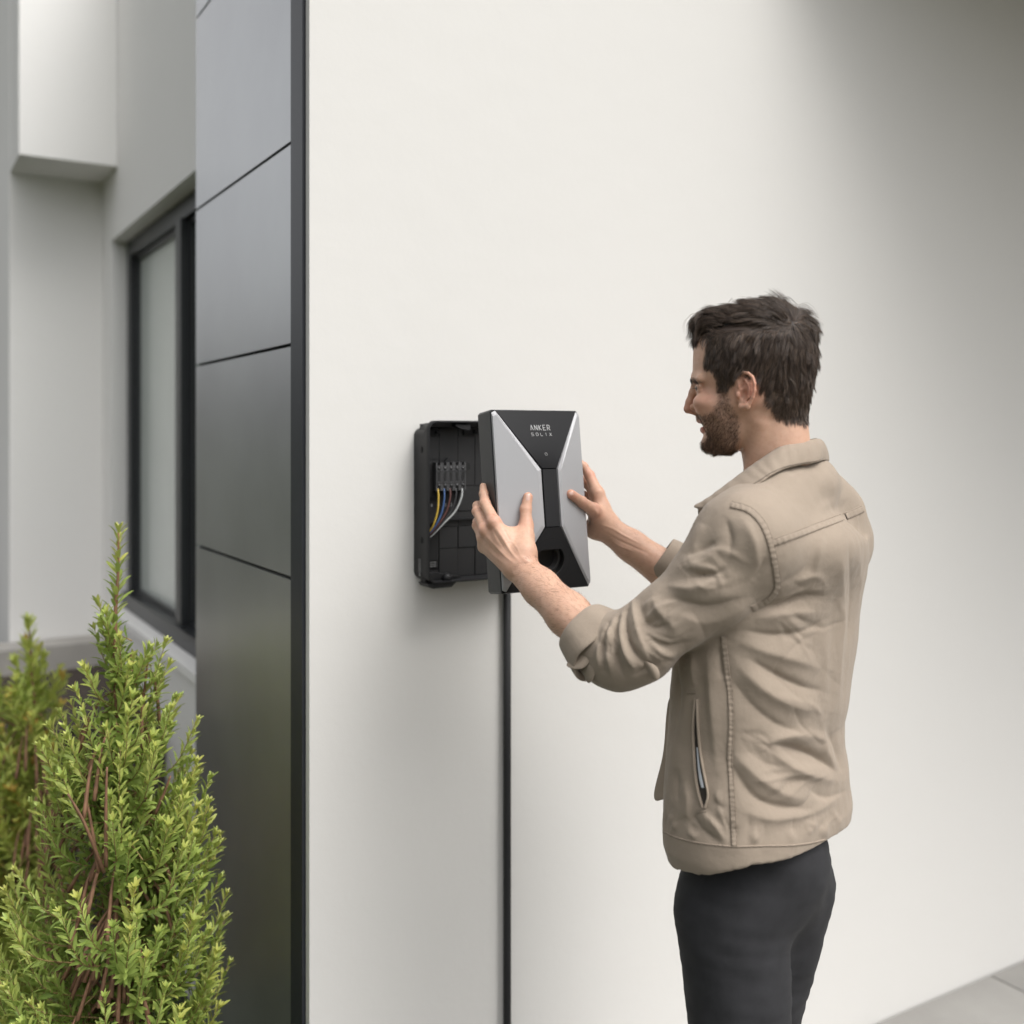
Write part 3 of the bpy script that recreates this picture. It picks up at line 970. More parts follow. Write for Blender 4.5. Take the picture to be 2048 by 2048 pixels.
# head frame: u to the back of the head (picture right), v up, w towards the camera
HY = 1.65
th = math.atan((1505 - 1024) / FPX)
ray = np.array([math.sin(th), math.cos(th), 0]); eu0 = np.array([math.cos(th), -math.sin(th), 0])
ta = R(5.0)
EU = math.cos(ta) * eu0 - math.sin(ta) * ray
EWv = -(math.sin(ta) * eu0 + math.cos(ta) * ray)
EV = np.array([0, 0, 1.0])
HC = P(1300 + 0.20704 * 990, 560 + 0.20704 * 900, HY)        # zoom point (990,900)
SU, SV = 0.20704 * HY / FPX / 1.022, 0.20704 * HY / FPX
HB = np.stack([EU, EV, EWv])                                   # rows
def hd(zx, zy, w):                                             # zoom coords + lateral metres -> world
    return HC + EU * (zx - 990) * SU - EV * (zy - 900) * SV + EWv * w
def hl(Pw):                                                    # world -> (zx, zy, w)
    q = (Pw - HC) @ HB.T
    return np.stack([990 + q[:, 0] / SU, 900 - q[:, 1] / SV, q[:, 2]], 1)

def loft_prim(tab, k, n_exp=2.3, taper=0.30, ztop=None, op='u', grow=0.0):
    tab = np.asarray(tab, float)
    def f(p):
        q = hl(p)
        y = np.clip(q[:, 1], tab[0, 0], tab[-1, 0])
        xf = np.interp(y, tab[:, 0], tab[:, 1]); xb = np.interp(y, tab[:, 0], tab[:, 2]); b = np.interp(y, tab[:, 0], tab[:, 3]) * SV
        c = (xf + xb) / 2; a = (xb - xf) / 2 * SU
        du = (q[:, 0] - c) * SU
        fr = np.clip(-du / a, 0, 1)
        bb = b * (1 - taper * fr ** 2)
        g = (np.abs(du / a) ** n_exp + np.abs(q[:, 2] / bb) ** n_exp) ** (1 / n_exp)
        d = (g - 1) * np.minimum(a, bb)
        over = np.maximum(tab[0, 0] - q[:, 1], q[:, 1] - tab[-1, 0]) * SV
        return np.where(over > 0, np.sqrt(np.maximum(d, 0) ** 2 + over ** 2), d) - grow
    c = np.array([(tab[:, 1].min() + tab[:, 2].max()) / 2, (tab[0, 0] + tab[-1, 0]) / 2])
    ctr = hd(c[0], c[1], 0); rad = np.array([0.13, 0.13, (tab[-1, 0] - tab[0, 0]) / 2 * SV + 0.03])
    return Prim(f, ctr - rad, ctr + rad, k, op)

def spline_tab(tab, n=6):
    return catmull(np.asarray(tab, float), n)

skull = spline_tab([(400, 700, 1310, 150), (450, 600, 1420, 300), (550, 462, 1545, 450), (650, 436, 1565, 468), (750, 422, 1572, 474),
         (850, 408, 1570, 474), (930, 400, 1560, 470), (1000, 418, 1545, 458), (1060, 440, 1530, 446), (1130, 452, 1512, 436), (1200, 455, 1490, 424), (1260, 480, 1450, 395), (1320, 540, 1400, 340), (1380, 640, 1300, 230), (1420, 760, 1180, 120)])
jaw = spline_tab([(1040, 640, 860, 150), (1100, 540, 950, 270), (1180, 475, 1000, 360), (1260, 466, 1000, 385), (1320, 480, 985, 385), (1380, 520, 965, 370), (1440, 528, 945, 352), (1500, 528, 925, 328), (1560, 536, 895, 295), (1610, 552, 865, 252), (1650, 585, 825, 200), (1678, 625, 785, 130)])
BODY = Field(0.035)
BODY.add(loft_prim(skull, 0, 2.25, 0.26))
BODY.add(ellipsoid(hd(1005, 700, 0), (.0860, .0745, .0690), .018, rot=HB.T[:, [0, 2, 1]]))
BODY.add(loft_prim(jaw, 0.012, 2.3, 0.30))
mm = 0.001
def hcap(a, b, ra, rb, k, **kw): return capsule(hd(*a), hd(*b), ra * mm, rb * mm, k, **kw)
# neck
def neck_pr():
    a = hd(1160, 1250, 0); b = hd(1238, 1800, 0)
    return capsule(a, b, .0540, .0525, .018, flat=(EWv, .94))
BODY.add(neck_pr())
BODY.add(hcap((1010, 1330, .040), (800, 1560, .030), 17, 12, .016), hcap((1010, 1330, -.040), (800, 1560, -.030), 17, 12, .016))   # jaw bone
BODY.add(hcap((1080, 1380, .047), (1000, 1900, .020), 9, 9, .018))                       # neck muscle
for s in (1, -1):
    BODY.add(hcap((455, 945, s * .012), (520, 965, s * .045), 6.0, 6.5, .010))           # brow ridge
    BODY.add(ellipsoid(hd(560, 1190, s * .040), (.018, .018, .0135), .020))                 # cheek
    BODY.add(hcap((575, 1290, s * .036), (610, 1390, s * .040), 10, 10, .014))
    BODY.add(ellipsoid(hd(432, 1035, s * .0325), (.0105, .013, .0085), .007, 'd'))       # socket
    BODY.add(ellipsoid(hd(536, 1047, s * .0315), (.0113, .0113, .0113), .002))           # eyeball with lids
    BODY.add(hcap((468, 1026, s * .023), (510, 1034, s * .045), 3.2, 3.2, .003))         # upper lid
    BODY.add(hcap((472, 1074, s * .024), (514, 1070, s * .043), 3.1, 3.1, .004))         # lower lid
    BODY.add(hcap((455, 1240, s * .0100), (420, 1225, s * .0125), 5.6, 5.6, .004))       # nostril wing
    BODY.add(hcap((398, 1283, s * .0055), (425, 1282, s * .0085), 2.2, 2.6, .0015, op='d'))
# nose
BODY.add(hcap((425, 1000, 0), (400, 1080, 0), 5.0, 5.2, .008), hcap((400, 1080, 0), (372, 1170, 0), 5.4, 6.2, .004), hcap((372, 1170, 0), (352, 1238, 0), 6.2, 6.6, .003),
         hcap((362, 1250, 0), (440, 1285, 0), 5.2, 4.0, .004))
# lips, mouth gap
BODY.add(hcap((478, 1345, 0), (505, 1350, .014), 5.0, 4.5, .006), hcap((478, 1345, 0), (505, 1350, -.014), 5.0, 4.5, .006))
BODY.add(hcap((500, 1367, 0), (520, 1370, .013), 3.0, 2.8, .002), hcap((500, 1367, 0), (520, 1370, -.013), 3.0, 2.8, .002))
BODY.add(hcap((520, 1370, .013), (578, 1352, .026), 2.8, 1.6, .003), hcap((520, 1370, -.013), (578, 1352, -.026), 2.8, 1.6, .003))
for s in (1, -1):
    BODY.add(hcap((505, 1400, 0), (530, 1398, s * .014), 2.6, 2.4, .001, op='d'), hcap((530, 1398, s * .014), (585, 1372, s * .027), 2.4, 1.0, .001, op='d'))
    BODY.add(hcap((506, 1446, 0), (524, 1440, s * .013), 3.9, 3.4, .004), hcap((524, 1440, s * .013), (580, 1395, s * .027), 3.2, 1.6, .003))
    BODY.add(hcap((462, 1275, s * .016), (560, 1345, s * .033), 1.4, 1.6, .006, op='d'))     # smile fold
    BODY.add(hcap((560, 1345, s * .034), (600, 1440, s * .037), 1.4, .8, .006, op='d'))
BODY.add(ellipsoid(hd(570, 1590, 0), (.012, .018, .012), .016))                          # chin
# ear, built on the near side and mirrored
for s in (1, -1):
    E_ = lambda x, y, w: hd(x, y + 24, s * w)
    def ear_w(x): return .0735 + (x - 890) / 180 * .0125
    hel = [(908, 1030), (896, 975), (910, 925), (950, 900), (995, 905), (1035, 940), (1055, 1000), (1056, 1065), (1040, 1125), (1012, 1175), (985, 1208)]
    BODY.add(capsule(E_(945, 1000, .074), E_(985, 1120, .076), .0095, .0075, .004, flat=(EWv, .42)))
    BODY.add(capsule(E_(1000, 990, .077), E_(1010, 1090, .078), .0085, .0075, .003, flat=(EWv, .42)))
    BODY.add(capsule(E_(930, 1080, .072), E_(950, 1190, .073), .0085, .0080, .004, flat=(EWv, .5)))
    for a, b in zip(hel[:-1], hel[1:]):
        BODY.add(capsule(E_(*a, ear_w(a[0]) + .0010), E_(*b, ear_w(b[0]) + .0010), .0026, .0026, .0012))
    BODY.add(capsule(E_(985, 1208, .0800), E_(930, 1215, .0755), .0052, .0048, .003))
    ah = [(960, 965), (1000, 1010), (1012, 1065), (1000, 1125), (965, 1165)]
    for a, b in zip(ah[:-1], ah[1:]):
        BODY.add(capsule(E_(*a, ear_w(a[0]) + .0008), E_(*b, ear_w(b[0]) + .0008), .0021, .0021, .0016))
    BODY.add(ellipsoid(E_(948, 1105, .0815), (.0068, .0068, .0095), .002, 'd'))
    BODY.add(capsule(E_(950, 990, .080), E_(935, 1030, .079), .0028, .0028, .002, 'd'))
    BODY.add(ellipsoid(E_(900, 1105, .0765), (.0034, .0034, .0048), .002))

HEADF = Field(0.03); HEADF.p = list(BODY.p)
# torso core and arms
TC = P(1560, 1180, 1.66)
BODY.add(capsule(P(1560, 1120, 1.665), P(1545, 1400, 1.665), .085, .09, .03))
LSH, LEL, LWR = P(1490, 1090, 1.51), P(1218, 1308, 1.555), PL(890, 1545, 1.715)
RSH, REL, RWR = P(1655, 1085, 1.79), P(1460, 1232, 1.88), PR(730, 1010, 1.900)
BODY.add(capsule(P(1560, 1050, 1.66), LSH, .05, .045, .03), capsule(LSH, LEL, .038, .034, .02))
BODY.add(capsule(P(1570, 1050, 1.67), RSH, .05, .045, .03), capsule(RSH, REL, .038, .034, .02))
def lerp(a, b, t): return a + (b - a) * t
# left forearm: belly near the elbow, flat wrist
nL = np.array([-.45, -.75, .45])
BODY.add(capsule(LEL, lerp(LEL, LWR, .45), .0355, .0335, .02), capsule(lerp(LEL, LWR, .45), lerp(LEL, LWR, .78), .0335, .0282, .012), capsule(lerp(LEL, LWR, .78), LWR, .0292, .0258, .012, flat=(nL, .85)))
nR = np.array([-.1, -.8, -.5])
BODY.add(capsule(REL, lerp(REL, RWR, .45), .0385, .0365, .02), capsule(lerp(REL, RWR, .45), lerp(REL, RWR, .8), .0365, .0280, .012), capsule(lerp(REL, RWR, .8), RWR, .0280, .0262, .012, flat=(nR, .85)))

def finger(pts, rad, k0=.007):
    for i in range(len(pts) - 1):
        BODY.add(capsule(pts[i], pts[i + 1], rad[i], rad[i + 1], k0 if i == 0 else .0022))
    for i in range(1, len(pts) - 1):                          # joints slightly thicker
        BODY.add(ellipsoid(pts[i], (rad[i] * 1.05,) * 3, .003))
# --- left hand
dT = flank_depth(*ZL(975, 420), -1)
dI = flank_depth(*ZL(940, 590), -1)
dM = flank_depth(*ZL(945, 850), -1)
LT = [PL(925, 1270, 1.722), PL(945, 860, dM - .0150), PL(940, 610, dI - .0100), PL(972, 418, dT - .0086)]
L_ix = [PL(455, 810, 1.7480), PL(312, 520, 1.7800), PL(290, 370, 1.7930), PL(283, 255, 1.8010)]
L_md = [PL(320, 930, 1.7600), PL(195, 640, 1.7900), PL(190, 555, 1.8090), PL(255, 520, 1.8240)]
L_rg = [PL(285, 1060, 1.7730), PL(190, 860, 1.7960), PL(190, 800, 1.8120), PL(255, 770, 1.8250)]
L_pk = [PL(290, 1190, 1.7800), PL(240, 1010, 1.7980), PL(245, 960, 1.8120), PL(290, 930, 1.8230)]
wl = LWR
# metacarpals give the back of the hand; webbing by wide smooth union
for q, ra, rb, off in ((L_ix[0], .0190, .0108, (30, -10)), (L_md[0], .0190, .0106, (0, 10)), (L_rg[0], .0180, .0098, (-40, 10)), (L_pk[0], .0165, .0092, (-90, 0))):
    BODY.add(capsule(lerp(wl, q, .12) + np.array([off[0] * 8e-5, 0, off[1] * 8e-5]), q, ra, rb, .012))
BODY.add(capsule(lerp(wl, LT[0], .3), LT[0], .020, .0185, .012), capsule(LT[0], LT[1], .0180, .0118, .010))
BODY.add(capsule(lerp(LT[0], LT[1], .55), lerp(L_ix[0], wl, .35), .0100, .0110, .012))                         # first web
BODY.add(capsule(lerp(LT[0], LT[1], .85), lerp(L_ix[0], wl, .20), .0055, .0070, .010))
finger([LT[1], LT[2], LT[3]], [.0112, .0094, .0081])
finger(L_ix, [.0104, .0089, .0074, .0062]); finger(L_md, [.0104, .0090, .0076, .0066]); finger(L_rg, [.0096, .0083, .0072, .0062]); finger(L_pk, [.0088, .0072, .0062, .0056])
for q in (L_ix[0], L_md[0]):
    BODY.add(ellipsoid(q + np.array([-.001, -.004, .001]), (.0088,) * 3, .006))
# --- right hand
dT = flank_depth(*ZR(262, 570), 1); dI = flank_depth(*ZR(400, 665), 1)
RT = [PR(655, 925, 1.893), PR(560, 775, 1.868), PR(405, 668, dI - .0098), PR(268, 568, dT - .0084)]
R_ix = [PR(615, 560, 1.905), PR(510, 330, 1.925), PR(435, 215, 1.930), PR(345, 130, 1.928)]
R_md = [PR(600, 610, 1.925), PR(500, 450, 1.950), PR(420, 390, 1.948), PR(340, 350, 1.940)]
R_rg = [PR(585, 690, 1.940), PR(480, 600, 1.962), PR(400, 560, 1.958), PR(320, 540, 1.945)]
R_pk = [PR(575, 780, 1.950), PR(480, 740, 1.965), PR(410, 720, 1.960), PR(350, 700, 1.950)]
wr = RWR
for q, ra, rb in ((R_ix[0], .0200, .0122), (R_md[0], .0195, .0112), (R_rg[0], .0185, .0104), (R_pk[0], .0185, .0100)):
    BODY.add(capsule(lerp(wr, q, .15), q, ra, rb, .012))
BODY.add(capsule(lerp(wr, RT[0], .3), RT[0], .0205, .0190, .012), capsule(RT[0], RT[1], .0185, .0125, .010))
BODY.add(capsule(lerp(RT[0], RT[1], .5), lerp(R_ix[0], wr, .40), .0100, .0110, .012))
BODY.add(ellipsoid(PR(560, 1020, 1.905), (.017, .017, .017), .014))
finger([RT[1], RT[2], RT[3]], [.0118, .0096, .0083])
finger(R_ix, [.0112, .0092, .0078, .0066]); finger(R_md, [.0108, .0092, .0078, .0068]); finger(R_rg, [.0100, .0086, .0074, .0064]); finger(R_pk, [.0092, .0076, .0066, .0060])

lo_, hi_ = BODY.bounds()
BV, BF = iso_mesh(BODY, lo_, hi_, 0.0018)
BN = vnormals(BV, BF)
# relief on the skin: tendons, veins, knuckle creases (photo-side strokes)
Q_ = to_px(BV)
def strokes(Q, lst, conv, facing):
    D = np.zeros(len(Q))
    for amp, wd, pts in lst:
        L_ = catmull(np.array([conv(*p) for p in pts]), 5) if len(pts) > 2 else np.array([conv(*p) for p in pts])
        lo2, hi2 = L_.min(0) - wd * 3.5, L_.max(0) + wd * 3.5
        m = np.nonzero(np.all((Q > lo2) & (Q < hi2), 1) & (facing > 0))[0]
        if len(m) == 0: continue
        d, t, sg = seg_dist(Q[m], L_)
        if abs(amp) > 3 and len(pts) > 2: d = d * np.where(sg * (1 if len(pts[0]) and (int(pts[0][0]) // 10) % 2 else -1) > 0, 1.45, .80)
        pr_ = np.exp(-(d / (wd * .95)) ** 1.5) if amp > 3 else np.exp(-(d / wd) ** 2) if amp > 0 else np.exp(-(d / (wd * .8)) ** 1.15)
        D[m] += amp * mm * pr_ * np.sin(np.pi * np.clip(t, .02, .98)) ** .6 * facing[m]
    return D
vd = BV - np.array([0, 0, CAM_Z]); vd /= np.linalg.norm(vd, axis=1, keepdims=True)
fc = np.clip(-(vd * BN).sum(1) * 3, 0, 1)
sk = [(1.1, 2.6, [(470, 880), (600, 1080), (720, 1280), (830, 1400)]), (.8, 2.6, [(300, 990), (450, 1150), (620, 1330), (760, 1450)]), (.6, 2.4, [(260, 1120), (400, 1280), (600, 1450)]),
      (-.9, 3.0, [(420, 900), (520, 1080), (640, 1270)]), (-.7, 3.0, [(260, 1040), (380, 1180), (520, 1330)]), (-.9, 3.2, [(560, 820), (640, 980), (730, 1150)]),
      (.5, 1.5, [(600, 1150), (700, 1100), (800, 1200), (860, 1330)]), (.9, 3, [(960, 860), (985, 900), (1000, 980)]), (.8, 4, [(850, 1330), (940, 1400), (1010, 1450)]),
      (-.9, 3.5, [(820, 1470), (960, 1440), (1060, 1420)]), (.7, 4, [(720, 1620), (780, 1600)]), (-.5, 1.2, [(890, 560), (960, 575), (1020, 560)]), (-.5, 1.2, [(885, 600), (960, 610), (1020, 600)]),
      (-.4, 1.2, [(235, 500), (290, 490), (340, 470)]), (-.5, 1.4, [(400, 850), (440, 830), (480, 800)]), (-.8, 2.0, [(840, 720), (835, 800), (820, 860)])]
D = 1.35 * strokes(Q_, sk, ZL, fc)
sr = [(1.0, 2.2, [(650, 960), (800, 1010), (950, 1100), (1150, 1200)]), (-.9, 3, [(700, 1060), (900, 1170), (1100, 1260), (1300, 1350)]), (.8, 2.2, [(780, 1160), (900, 1240), (1080, 1310)]),
      (-.7, 1.5, [(470, 880), (560, 890), (640, 850)]), (-.6, 1.2, [(330, 600), (380, 640), (360, 700)]), (-.8, 1.6, [(545, 500), (540, 600), (560, 680)]), (.8, 3, [(560, 760), (600, 800), (590, 880)])]
D += 1.2 * strokes(Q_, sr, ZR, fc)
BV = BV + BN * D[:, None]
hq = hl(BV)
near_head = (BV[:, 2] > 1.46) & (hq[:, 1] < 2050) & (hq[:, 0] > 250) & (hq[:, 0] < 1800)
# colour masks in the head plane
beard_poly = [(718, 1075), (800, 1075), (812, 1150), (840, 1250), (880, 1310), (905, 1400), (895, 1540), (850, 1660), (760, 1720), (640, 1740), (540, 1730), (480, 1640), (490, 1560), (530, 1540), (575, 1520), (560, 1440), (555, 1390), (500, 1350), (430, 1350), (425, 1290), (455, 1290), (540, 1305), (600, 1300), (665, 1240), (700, 1170)]
hair_poly = [(560, 560), (600, 640), (565, 760), (575, 860), (660, 905), (690, 1000), (695, 1090), (790, 1085), (830, 1000), (890, 930), (960, 880), (1050, 905), (1090, 960), (1120, 1040), (1150, 1140), (1190, 1240), (1250, 1335), (1330, 1385), (1520, 1390), (1700, 1300), (1760, 600), (1500, 100), (900, 50), (300, 200), (380, 540)]
Qh = hq[:, :2]
beard = np.where(near_head, soft_poly(Qh, beard_poly, 50), 0)
hairm = np.where(near_head & (hq[:, 1] < 1450), soft_poly(Qh, hair_poly, 60), 0)
lip = np.where(near_head, soft_poly(Qh, [(470, 1350), (500, 1362), (585, 1350), (600, 1372), (575, 1420), (520, 1480), (470, 1480), (455, 1400)], 14), 0) * (np.abs(hq[:, 2]) < .030)
# redness: nose, ear, knuckles, thumb joint
red = np.zeros(len(BV))
for c, r, a in [(hd(360, 1240, 0), .016, .6), (hd(1000, 1060, .082), .026, .75), (hd(560, 1180, .05), .024, .4), (L_ix[0], .013, .9), (L_md[0], .012, .9), (LT[1], .014, .7), (LT[2], .010, .6), (LT[3], .012, .5),
                (L_ix[1], .009, .5), (lerp(LWR, LT[0], .5), .02, .4), (RT[1], .016, .7), (RT[2], .012, .5), (RT[3], .013, .8), (R_ix[1], .018, .7), (R_md[0], .022, .8), (L_md[1], .012, .4), (L_rg[1], .012, .4)]:
    red = np.maximum(red, a * np.exp(-((BV - c) ** 2).sum(1) / r ** 2))

ts = NT('skin')
n1 = ts.noise(26, 5, 0.6); n2 = ts.noise(140, 4, 0.6)
base = ts.mix(n1, (0.50, 0.295, 0.205), (0.66, 0.425, 0.31))
base = ts.mix(ts.math('MULTIPLY', ts.ramp(n2, [(0.45, (0, 0, 0)), (0.75, (1, 1, 1))]), 0.28), base, (0.40, 0.20, 0.13))
base = ts.mix(ts.math('MULTIPLY', ts.attr('red'), 0.75), base, (0.52, 0.185, 0.125))
base = ts.mix(ts.math('MULTIPLY', ts.attr('lip'), 0.7), base, (0.42, 0.14, 0.115))
base = ts.mix(ts.math('MULTIPLY', ts.attr('beard'), 0.24), base, (0.10, 0.062, 0.042))
base = ts.mix(ts.math('MULTIPLY', ts.attr('hairm'), 0.97), base, (0.030, 0.021, 0.016))
pore = ts.node('ShaderNodeTexVoronoi'); pore.inputs['Scale'].default_value = 900; ts.l(ts.tc, pore.inputs['Vector'])
bb = ts.bump(ts.noise(700, 3), 0.22, 0.0006, ts.bump(pore.outputs['Distance'], 0.10, 0.0004))
ts.set(color=base, rough=0.50, spec=0.42, sss=0.12, normal=bb)
ts.b.inputs['Subsurface Radius'].default_value = (0.010, 0.004, 0.002)
ts.b.inputs['Subsurface Scale'].default_value = 1.0
M['skin'] = ts.m

MAN = empty('person', P(1560, 2500, 1.66) * np.array([1, 1, 0]))
tag(MAN, 'bearded man in a tan jacket holding the charger cover with both hands', 'person')
def man_mesh(name, V, F, m, smooth=True):
    loc = np.array(MAN.location)
    return link(name, mesh_np(name, np.asarray(V) - loc, F), m, MAN, smooth)
bo = man_mesh('body', BV, BF, M['skin'])
add_attr(bo.data, 'beard', beard); add_attr(bo.data, 'hairm', hairm); add_attr(bo.data, 'lip', lip); add_attr(bo.data, 'red', red)
# ---------------------------------------------------------------- jacket
TA = R(32.0)
JY = 1.665
r_out = [(950, 1655), (981, 1690), (1019, 1716), (1070, 1733), (1112, 1738), (1155, 1736), (1197, 1729), (1240, 1721), (1282, 1717), (1324, 1712), (1367, 1706), (1409, 1700), (1452, 1691), (1494, 1693), (1537, 1698), (1579, 1700), (1622, 1706), (1656, 1703), (1690, 1694), (1720, 1690)]
l_out = [(950, 1440), (981, 1418), (1019, 1400), (1060, 1385), (1112, 1372), (1197, 1352), (1290, 1343), (1324, 1341), (1367, 1337), (1409, 1335), (1452, 1333), (1494, 1329), (1537, 1326), (1579, 1324), (1622, 1322), (1660, 1322), (1690, 1330), (1720, 1335)]
ro = np.array(r_out, float); lo2 = np.array(l_out, float); ro[:, 1] -= 7; lo2[:, 1] += 17
def torso_frame(z):
    py = 870 - (z - CAM_Z) * FPX / JY
    r = np.interp(py, ro[:, 0], ro[:, 1]); l = np.interp(py, lo2[:, 0], lo2[:, 1])
    return py, l, r
rayT = np.array([(1535 - 1024) / FPX, 1.0, 0]); rayT /= np.linalg.norm(rayT)
euT = np.array([rayT[1], -rayT[0], 0])
FWD = -math.cos(TA) * euT + math.sin(TA) * rayT             # the way the chest faces
LFT = np.array([-FWD[1], FWD[0], 0])                        # towards his left shoulder
if LFT @ rayT > 0: LFT = -LFT
def torso_prim(py0, py1, k, ratio=1.62, grow=0.0, nexp=2.35):
    z1 = CAM_Z - (py0 - 870) / FPX * JY; z0 = CAM_Z - (py1 - 870) / FPX * JY
    def f(p):
        zb = z0 + .040 * np.clip(((p[:, 0] / p[:, 1] * FPX + 1024) - 1330) / 170, 0, 1)
        z = np.clip(p[:, 2], zb, z1)
        py, l, r = torso_frame(z)
        half = (r - l) / 2 * JY / FPX / 1.03
        cx = (r + l) / 2
        B = half / np.sqrt((ratio * math.sin(TA)) ** 2 + math.cos(TA) ** 2); A = B * ratio
        X = (cx - 1024) / FPX * JY
        qx = p[:, 0] - X; qy = p[:, 1] - JY
        a = qx * LFT[0] + qy * LFT[1]; b = qx * FWD[0] + qy * FWD[1]
        g = (np.abs(a / A) ** nexp + np.abs(b / B) ** nexp) ** (1 / nexp)
        d = (g - 1) * B * 1.0
        ov = np.maximum(p[:, 2] - z1, zb - p[:, 2])
        return np.where(ov > 0, np.sqrt(np.maximum(d, 0) ** 2 + ov ** 2), np.maximum(d, ov * 0.5 if False else d)) - grow
    c = np.array([(1535 - 1024) / FPX * JY, JY, (z0 + z1) / 2])
    return Prim(f, c - [.3, .3, (z1 - z0) / 2 + .02], c + [.3, .3, (z1 - z0) / 2 + .02], k)
JK = Field(0.07)
JK.add(torso_prim(1085, 1698, 0))
NB_ = P(1575, 985, 1.66)
JK.add(ellipsoid(P(1552, 1085, 1.66), (.118, .150, .075), .05))
LS1 = P(1492, 1082, 1.530); RS1 = P(1655, 1075, 1.775)
JK.add(capsule(P(1578, 985, 1.64), LS1, .056, .070, .035), capsule(P(1600, 985, 1.68), RS1, .052, .066, .035))
JK.add(capsule(P(1540, 1000, 1.60), P(1462, 1062, 1.60), .050, .046, .035))
JK.add(capsule(P(1612, 952, 1.68), P(1674, 1020, 1.74), .036, .044, .03))
JK.add(ellipsoid(P(1588, 968, 1.655), (.060, .068, .030), .03))
# near sleeve
slv = [(LS1, .0710), (P(1425, 1160, 1.525), .0580), (P(1345, 1232, 1.535), .0500), (P(1275, 1288, 1.548), .0535), (P(1240, 1304, 1.562), .0530), (P(1226, 1300, 1.570), .0520), (P(1206, 1290, 1.580), .0480)]
for (a, ra), (b, rb) in zip(slv[:-1], slv[1:]): JK.add(capsule(a, b, ra, rb, .018))
JK.p[-6].k = .030
rsl = [(RS1, .070), (P(1560, 1160, 1.84), .062), (P(1452, 1228, 1.88), .056), (P(1400, 1190, 1.885), .048), (P(1372, 1165, 1.888), .0445)]
for (a, ra), (b, rb) in zip(rsl[:-1], rsl[1:]): JK.add(capsule(a, b, ra, rb, .018))
# collar hole is simply filled by the neck; hem hollowed
jlo, jhi = JK.bounds()
JV, JF = iso_mesh(JK, jlo, jhi, 0.0052, c=3, refine=2)
def largest(V, F):
    lab = np.arange(len(V))
    while True:
        m = lab[F].min(1); new = lab.copy(); np.minimum.at(new, F.ravel(), np.repeat(m, 4)); new = new[new]
        if (new == lab).all(): break
        lab = new
    u, c = np.unique(lab, return_counts=True); k = u[c.argmax()]
    keep = lab == k; idx = np.cumsum(keep) - 1
    return V[keep], idx[F[keep[F[:, 0]]]]
JV, JF = largest(JV, JF)
JV, JF = subdivide(JV, JF)
hemz = CAM_Z - (1700 - 870) / FPX * JY
# narrow flare of the hem band
JN = vnormals(JV, JF)
JQ = to_px(JV)
vj = JV - np.array([0, 0, CAM_Z]); vj /= np.linalg.norm(vj, axis=1, keepdims=True)
jf = np.clip(-(vj * JN).sum(1) * 2.5, 0, 1)
